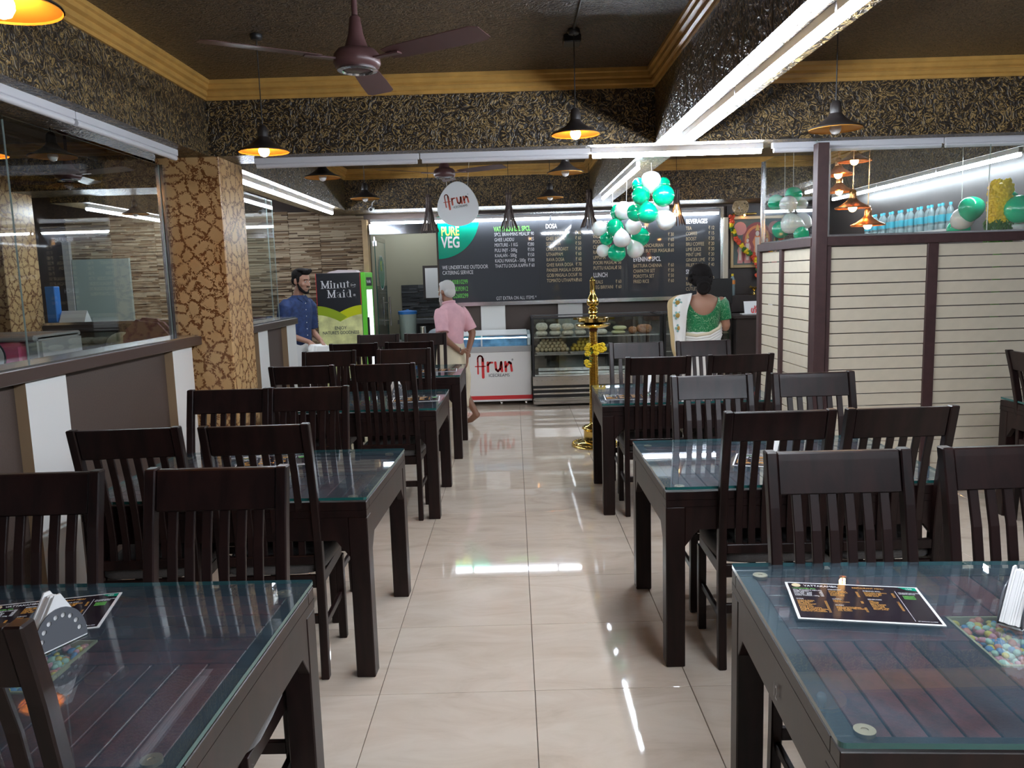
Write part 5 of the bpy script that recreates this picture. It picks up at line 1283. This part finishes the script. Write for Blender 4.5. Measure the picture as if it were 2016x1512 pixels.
def head(mb, c, face=True, s=1.0, tilt=0.0):
    m = Matrix.Rotation(tilt, 3, 'X'); c = Vector(c)
    def P(x, y, z): return c+m @ Vector((x*s, y*s, z*s))
    mb.ball(P(0, -.005, .03), (.074*s, .095*s, .09*s), 24, 16, m); mb.ball(P(0, .035, -.055), (.054*s, .055*s, .055*s), 18, 12, m); mb.ball(P(0, .02, -.02), (.066*s, .075*s, .07*s), 20, 12, m)
    mb.ball(P(0, .078, -.098), (.022*s, .016*s, .016*s), 12, 8, m)
    cap(mb, P(0, .088, .012), .009*s, P(0, .112, -.028), .013*s, 10)
    for sx in (-1, 1):
        mb.ball(P(sx*.012, .1, -.03), .009*s, 8, 6); mb.ball(P(sx*.03, .082, .024), (.022*s, .012*s, .008*s), 10, 6, m); mb.ball(P(sx*.045, .062, -.022), (.02*s, .018*s, .02*s), 10, 8, m)
        mb.ball(P(sx*.077, -.008, -.005), (.010*s, .022*s, .031*s), 10, 8, m)
    mb.ball(P(0, .088, -.06), (.024*s, .012*s, .007*s), 10, 6, m); mb.ball(P(0, .087, -.071), (.02*s, .012*s, .007*s), 10, 6, m)
    return P, m

# ---- old man in the pink shirt, hands clasped behind his back
om = thing('person', 'white-haired man in a pink shirt and cream mundu, hands clasped behind his back', 'person', (-.735, 9.03, 0), math.radians(52))
b = MB()
loft(b, dense([(0, 0, .78, .13, .10), (0, 0, .95, .14, .105), (0, -.012, 1.1, .145, .105), (0, -.02, 1.24, .17, .105), (0, -.022, 1.32, .15, .085), (0, -.01, 1.37, .07, .06)]), 30)
cap(b, (0, -.01, 1.34), .058, (0, .022, 1.45), .054)
PH, MH = head(b, (0, .035, 1.515), s=1.0, tilt=-.06)
chain(b, [((-.172, -.02, 1.285), .055), ((-.238, -.12, 1.03), .042), ((-.225, -.125, 1.0), .04), ((-.055, -.185, .855), .026)])
chain(b, [((.172, -.02, 1.285), .055), ((.245, -.12, 1.04), .042), ((.235, -.125, 1.0), .04), ((.055, -.20, .80), .026)])
hand(b, (-.055, -.187, .85), (.9, -.05, -.35), (.1, -.6, -.5), .7, 1, -1); hand(b, (.055, -.203, .795), (-.25, -.12, -1), (-.5, .5, 0), .25, 1.05, 1)
chain(b, [((-.085, .01, .82), .088), ((-.085, .13, .46), .056), ((-.085, .12, .42), .052), ((-.085, .15, .09), .036)]); chain(b, [((-.085, .12, .045), .04), ((-.088, .24, .028), .03), ((-.09, .31, .022), .022)])
chain(b, [((.085, -.0, .82), .088), ((.085, -.03, .46), .056), ((.085, -.06, .42), .052), ((.08, -.27, .14), .036)]); chain(b, [((.08, -.285, .115), .04), ((.08, -.2, .05), .034), ((.08, -.135, .024), .024)])
merged(b, 'body', 'skin', om, .0068, 5)
h = MB(); h.ball(PH(0, -.022, .044), (.083, .092, .088), 24, 16); h.ball(PH(0, -.055, -.005), (.075, .058, .07), 20, 12); h.ball(PH(0, .03, .085), (.06, .05, .035), 16, 10)
for sx in (-1, 1): h.ball(PH(sx*.07, .012, .02), (.014, .02, .035), 10, 8)
merged(h, 'hair', 'hairw', om, .006, 3)
h = MB(); h.ball(PH(0, .06, -.085), (.05, .042, .048), 18, 12); h.ball(PH(0, .075, -.125), (.034, .028, .035), 14, 10)
for sx in (-1, 1): chain(h, [(PH(sx*.064, .02, -.02), .014), (PH(sx*.056, .04, -.07), .02), (PH(sx*.03, .07, -.1), .02)])
h.ball(PH(0, .105, -.048), (.028, .012, .009), 12, 8); merged(h, 'beard', 'hairw', om, .006, 2)
for sx in (-1, 1): MB().ball(PH(sx*.031, .083, .008), .0105, 10, 8).build('eye', 'eye', om, smooth=True)
s_ = MB()
loft(s_, dense([(0, .0, .765, .178, .142), (0, 0, .9, .172, .135), (0, -.014, 1.08, .168, .13), (0, -.022, 1.23, .19, .128), (0, -.024, 1.325, .168, .10), (0, -.012, 1.375, .085, .075), (0, -.004, 1.40, .066, .066)]), 40, lambda a, z: .022*math.sin(5*a+9*z)*max(0, (1.25-z)/.5))
for sx in (-1, 1): s_.tube([(sx*.15, -.02, 1.30), (sx*.19, -.04, 1.24), (sx*.226, -.09, 1.12), (sx*.238, -.105, 1.07)], [.075, .076, .074, .078], 20)
merged(s_, 'shirt', 'pinkshirt', om, .008, 3)
c_ = MB(); c_.tube([(.066*math.cos(a), .004+.066*math.sin(a), 1.395+.012*math.sin(a+PI)) for a in [2*PI*k/24 for k in range(25)]], .013, 8, cap=False); c_.build('collar', 'pinkshirt', om, smooth=True)
s_ = MB()
def rip(a, z): return .05*math.sin(7*a+4*z)*(1.0-z)+.03*math.sin(13*a)*(1-z)
loft(s_, dense([(0, 0, .96, .165, .128), (0, -.005, .85, .178, .148), (0, 0, .68, .175, .175), (0, .0, .48, .15, .19), (0, -.02, .33, .135, .20), (0, -.04, .21, .115, .19)]), 56, rip)
# hitched corner hanging behind
s_.prism([(-.20, .84), (-.06, .80), (-.08, .45), (-.15, .25), (-.21, .30), (-.235, .55)], -.05, .03, 'x', Matrix.Rotation(.25, 4, 'Z'))
mu = merged(s_, 'mundu', 'mundu', om, .009, 3)
MB().tube([(-.18+.0, -.10, .605), (-.10, -.158, .60), (0, -.182, .595), (.08, -.17, .59)], .009, 6).build('mundu_border', 'darkwall', mu)
MB().tube([(-.052+.028*math.cos(a)*.6, -.187+.024*math.cos(a), .862+.026*math.sin(a)) for a in [2*PI*k/16 for k in range(17)]], .007, 6, cap=False).build('wristwatch', 'chrome', om, smooth=True)

# ---- young man in navy shirt folding his mundu
ym = thing('person', 'young bearded man in a navy shirt folding his white mundu beside the stone wall', 'person', (-2.395, 8.78, 0), math.radians(-117))
b = MB()
loft(b, dense([(0, 0, .90, .14, .10), (0, 0, 1.05, .135, .10), (0, .0, 1.2, .15, .105), (0, .0, 1.36, .175, .105), (0, .005, 1.455, .15, .085), (0, .02, 1.505, .07, .06)]), 30)
cap(b, (0, .01, 1.47), .056, (0, .055, 1.6), .052)
PH, MH = head(b, (0, .085, 1.68), s=1.06, tilt=-.16)
chain(b, [((-.185, .01, 1.42), .055), ((-.235, -.02, 1.14), .042), ((-.23, .0, 1.11), .04), ((-.09, .235, 1.02), .026)])
chain(b, [((.185, .01, 1.42), .055), ((.245, .0, 1.15), .042), ((.235, .02, 1.12), .04), ((.06, .20, 1.02), .026)])
hand(b, (-.09, .238, 1.018), (.35, .75, -.55), (.3, -.3, -.7), .75, 1, 1); hand(b, (.06, .205, 1.015), (-.1, .75, -.6), (-.4, -.3, -.6), .75, 1, -1)
chain(b, [((-.09, 0, .9), .09), ((-.09, .02, .5), .058), ((-.09, 0, .09), .038)]); chain(b, [((-.09, -.01, .05), .04), ((-.1, .14, .026), .028)])
chain(b, [((.09, 0, .9), .09), ((.09, .02, .5), .058), ((.09, 0, .09), .038)]); chain(b, [((.09, -.01, .05), .04), ((.1, .14, .026), .028)])
merged(b, 'body', 'skin2', ym, .0068, 5)
h = MB(); h.ball(PH(0, -.02, .055), (.086, .098, .082), 24, 16, MH); h.ball(PH(0, -.05, .0), (.078, .058, .06), 20, 12, MH); h.ball(PH(0, .055, .10), (.062, .045, .03), 16, 10, MH); h.ball(PH(.02, .03, .118), (.06, .06, .022), 16, 10, MH)
for k in range(26):
    yk = R.uniform(-.05, .09); h.ball(PH(R.uniform(-.05, .05), yk, .122-max(0, .02-yk)*.35+R.uniform(-.006, .008)), R.uniform(.012, .02), 8, 6)
for sx in (-1, 1): h.ball(PH(sx*.071, .016, .02), (.012, .022, .04), 10, 8, MH)
merged(h, 'hair', 'hairb', ym, .006, 2)
h = MB()
for sx in (-1, 1): chain(h, [(PH(sx*.066, .018, -.025), .010), (PH(sx*.055, .038, -.075), .014), (PH(sx*.028, .075, -.103), .013)])
chain(h, [(PH(-.022, .097, -.047), .005), (PH(0, .102, -.044), .006), (PH(.022, .097, -.047), .005)]); h.ball(PH(0, .078, -.104), (.026, .02, .018), 12, 8)
for sx in (-1, 1): chain(h, [(PH(sx*.06, .03, -.05), .014), (PH(sx*.04, .058, -.09), .017), (PH(0, .07, -.108), .017)])
merged(h, 'beard', 'hairb', ym, .005, 1)
for sx in (-1, 1):
    MB().ball(PH(sx*.031, .0835, .006), .0088, 10, 8).build('eye', 'eye', ym, smooth=True); MB().ball(PH(sx*.033, .0915, .005), .0042, 8, 6).build('pupil', 'black', ym)
    MB().tube([PH(sx*.014, .098, .027), PH(sx*.032, .096, .033), PH(sx*.05, .082, .028)], .004, 6).build('eyebrow', 'hairb', ym)
s_ = MB()
loft(s_, dense([(0, .0, .93, .165, .125), (0, 0, 1.06, .158, .122), (0, 0, 1.2, .168, .125), (0, .0, 1.36, .20, .13), (0, .004, 1.46, .18, .112), (0, .018, 1.51, .085, .074), (0, .025, 1.53, .068, .066)]), 40, lambda a, z: .025*math.sin(5*a+9*z)*max(0, (1.4-z)/.5))
for sx in (-1, 1): s_.tube([(sx*.14, .01, 1.44), (sx*.19, .008, 1.40), (sx*.228, -.005, 1.25), (sx*.24, -.01, 1.15)], [.075, .082, .07, .066], 20)
merged(s_, 'shirt', 'navy', ym, .008, 3)
for sx in (-1, 1): MB().prism([(.0, 0), (sx*.055, .035), (sx*.075, -.01), (sx*.03, -.055)], -.006, .006, 'y', T(sx*.005, .092, 1.50) @ Matrix.Rotation(.5, 4, 'X')).build('collar', 'navy', ym)
bn_ = MB()
for k in range(6): bn_.ball((.0, .128, 1.44-.07*k), (.006, .004, .006), 8, 6)
bn_.build('buttons', 'paper', ym)
s_ = MB()
loft(s_, dense([(0, 0, 1.02, .152, .118), (0, 0, .93, .172, .135), (0, 0, .7, .18, .15), (0, 0, .4, .185, .16), (0, 0, .12, .19, .17)]), 56, lambda a, z: .035*math.sin(9*a+3*z)*(1.1-z))
mu = merged(s_, 'mundu', 'wmundu', ym, .009, 3)
fo = MB(); fo.prism([(-.17, .93), (-.1, .99), (.12, 1.0), (.16, .955), (.17, .72), (-.12, .66)], .25, .29, 'y'); fo.prism([(-.12, .97), (.1, .985), (.13, .9), (-.1, .84)], .28, .335, 'y')
merged(fo, 'folded_cloth', 'wmundu', ym, .009, 5); MB().tube([(-.15, .335, .84), (-.02, .345, .865), (.13, .335, .90)], .007, 6).build('cloth_border', 'darkwall', ym)

# ---- woman in green blouse and white saree, seen from behind
wm = thing('person', 'woman with a dark hair bun in a green blouse and white gold-bordered saree, back turned', 'person', (2.105, 8.9, 0), math.radians(-6))
b = MB()
tors = [(0, 0, .9, .165, .125), (0, 0, 1.02, .155, .12), (0, 0, 1.14, .178, .125), (0, -.005, 1.26, .195, .125), (0, -.01, 1.345, .185, .10), (0, -.005, 1.405, .09, .068)]
loft(b, dense(tors), 36)
cap(b, (0, -.012, 1.36), .058, (-.012, .012, 1.50), .052)
PH, MH = head(b, (-.02, .03, 1.60), s=1.05, tilt=-.08)
chain(b, [((.205, -.005, 1.315), .06), ((.262, .0, 1.06), .047), ((.26, .015, 1.03), .044), ((.19, .24, 1.02), .027)])
chain(b, [((-.205, -.005, 1.315), .06), ((-.262, .01, 1.06), .047), ((-.26, .02, 1.03), .044), ((-.16, .25, 1.05), .027)])
hand(b, (.19, .243, 1.02), (-.5, .8, .1), (-.5, 0, -.8), .6, .95, -1); hand(b, (-.16, .253, 1.05), (.5, .8, .1), (.5, 0, -.8), .6, .95, 1)
chain(b, [((-.09, 0, .88), .1), ((-.09, .01, .48), .06), ((-.09, 0, .09), .04)]); chain(b, [((-.09, -.01, .05), .038), ((-.1, .13, .026), .026)])
chain(b, [((.09, 0, .88), .1), ((.09, .01, .48), .06), ((.09, 0, .09), .04)]); chain(b, [((.09, -.01, .05), .038), ((.1, .13, .026), .026)])
merged(b, 'body', 'skin2', wm, .0068, 5)
h = MB(); h.ball(PH(0, -.02, .035), (.128, .115, .112), 24, 16); h.ball(PH(0, -.05, -.03), (.12, .08, .09), 20, 12)
for sx in (-1, 1): h.ball(PH(sx*.10, -.02, -.01), (.034, .06, .065), 14, 10)
for k in range(30): h.ball(PH(R.uniform(-.125, .125), -.05+R.uniform(-.06, .03), R.uniform(-.09, .06)), R.uniform(.012, .022), 8, 6)
merged(h, 'hair', 'hairb', wm, .006, 2)
h = MB(); h.ball(PH(.02, -.115, -.125), (.078, .058, .078), 20, 14); h.ball(PH(.02, -.09, -.06), (.085, .055, .07), 16, 10)
h.tube([PH(.02+.058*math.cos(a), -.155, -.125+.055*math.sin(a)) for a in [2*PI*k/18 for k in range(19)]], .016, 8, cap=False); merged(h, 'hair_bun', 'hairb', wm, .006, 2)
# blouse: fitted shell with a deep round back
n, rows = 120, dense([(0, 0, .955, .172, .136), (0, 0, 1.02, .170, .134), (0, 0, 1.14, .190, .138), (0, -.005, 1.26, .208, .139), (0, -.01, 1.345, .200, .115), (0, -.006, 1.39, .12, .085), (0, -.005, 1.40, .10, .075)], 16)
bl2 = MB(); loft(bl2, rows, n); me = bl2.mesh('blouse', 'blouse', smooth=180)
bm = bmesh.new(); bm.from_mesh(me)
def scoop(co): return (co.x/.172)**2+((co.z-1.43)/.255)**2
for v in bm.verts:
    if v.co.y < 0:
        q = scoop(v.co)
        if .84 < q < 1.0:   # snap the ring of points onto the neckline
            f = 1/math.sqrt(q); v.co.x *= f; v.co.z = 1.43+(v.co.z-1.43)*f
dele = [f for f in bm.faces if len(f.verts) > 4 or (f.calc_center_median().y < .02 and scoop(f.calc_center_median()) < .985) or (f.calc_center_median().y >= .02 and (f.calc_center_median().x/.13)**2+((f.calc_center_median().z-1.43)/.16)**2 < 1)]
bmesh.ops.delete(bm, geom=dele, context='FACES'); bm.to_mesh(me); bm.free()
bo_ = link('blouse', me, wm); sd_ = bo_.modifiers.new('s', 'SOLIDIFY'); sd_.thickness = .007; sd_.offset = 0
for sx in (-1, 1):
    sl_ = MB(); sl_.tube([(sx*.19, -.005, 1.33), (sx*.215, -.004, 1.29), (sx*.242, 0, 1.19), (sx*.255, 0, 1.12)], [.074, .08, .071, .066], 28); sl_.build('sleeve', 'blouse', wm, smooth=True)
s_ = MB()
loft(s_, dense([(0, 0, 1.01, .168, .134), (0, .0, .96, .182, .146), (0, 0, .85, .215, .17), (0, 0, .6, .22, .18), (0, 0, .3, .225, .19), (0, 0, .03, .25, .21)]), 64, lambda a, z: .022*math.sin(11*a+14*z)*(1.15-z))
sa = merged(s_, 'saree', 'wmundu', wm, .009, 2)
# diagonal front-to-back waist folds with a gold edge
for k in range(5):
    MB().tube([(-.19+.005*k, -.09, .97-.03*k), (-.08, -.15-.003*k, .955-.03*k), (.06, -.155-.003*k, .975-.03*k), (.17, -.10, 1.03-.03*k), (.205, .0, 1.07-.03*k), (.17, .1, 1.12-.03*k)], .02, 8).build('waist_fold', 'mundu' if k == 0 else 'wmundu', sa, smooth=True)
# pallu hanging from the left shoulder
L = [(-.19, .09, 1.36), (-.27, -.03, 1.395), (-.385, -.125, 1.345), (-.395, -.15, 1.22), (-.385, -.155, 1.1), (-.365, -.165, .97), (-.35, -.17, .82), (-.315, -.17, .70), (-.30, -.165, .55)]
Q = [(-.10, .09, 1.36), (-.115, -.04, 1.415), (-.135, -.125, 1.36), (-.175, -.155, 1.24), (-.195, -.165, 1.1), (-.205, -.175, .97), (-.215, -.18, .82), (-.215, -.18, .70), (-.215, -.175, .55)]
def sheet(name, mt, f0, f1, n=14, dy=0):
    vs = []
    A = dense([tuple(l) for l in L], 5); Bq = dense([tuple(l) for l in Q], 5)
    for a, q in zip(A, Bq):
        for j in range(n+1):
            f = f0+(f1-f0)*j/n; p = Vector(a).lerp(Vector(q), f); p.y += -.012*math.sin(f*9+p.z*7)+dy; vs.append(p)
    m = len(A); fs = [(i*(n+1)+j, i*(n+1)+j+1, (i+1)*(n+1)+j+1, (i+1)*(n+1)+j) for i in range(m-1) for j in range(n)]
    mb = MB(); mb.add(vs, fs); o = mb.build(name, mt, wm, smooth=180); s = o.modifiers.new('s', 'SOLIDIFY'); s.thickness = .008; return o
sheet('pallu', 'wmundu', .24, 1); sheet('gold_border', mat('gold_zari_border', (.55, .42, .22), .5, bump=(30, .3)), 0, .24, 5)
for x, z in ((-.285, 1.325), (-.285, 1.185), (-.268, 1.045)):
    mo = MB(); yv = -.165
    mo.lathe([(.001, .006), (.018, .004), (.026, 0)], 14)
    r0 = Matrix.Translation((x, -.158 if z > 1.3 else -.175, z)) @ Matrix.Rotation(PI/2, 4, 'X')
    mo.v = [tuple(r0 @ Vector(p)) for p in mo.v]; mt_ = mo.build('motif', mat('motif_ochre', (.35, .22, .04), .6), wm)
    lv = MB()
    for a in range(6):
        d = V(math.cos(a*PI/3), 0, math.sin(a*PI/3)); c0_ = V(x, -.156 if z > 1.3 else -.172, z)+d*.036; lv.ball(c0_, (.014, .003, .014), 8, 6)
    lv.build('motif_leaves', mat('motif_blue_green', (.22, .42, .40), .6), mt_)
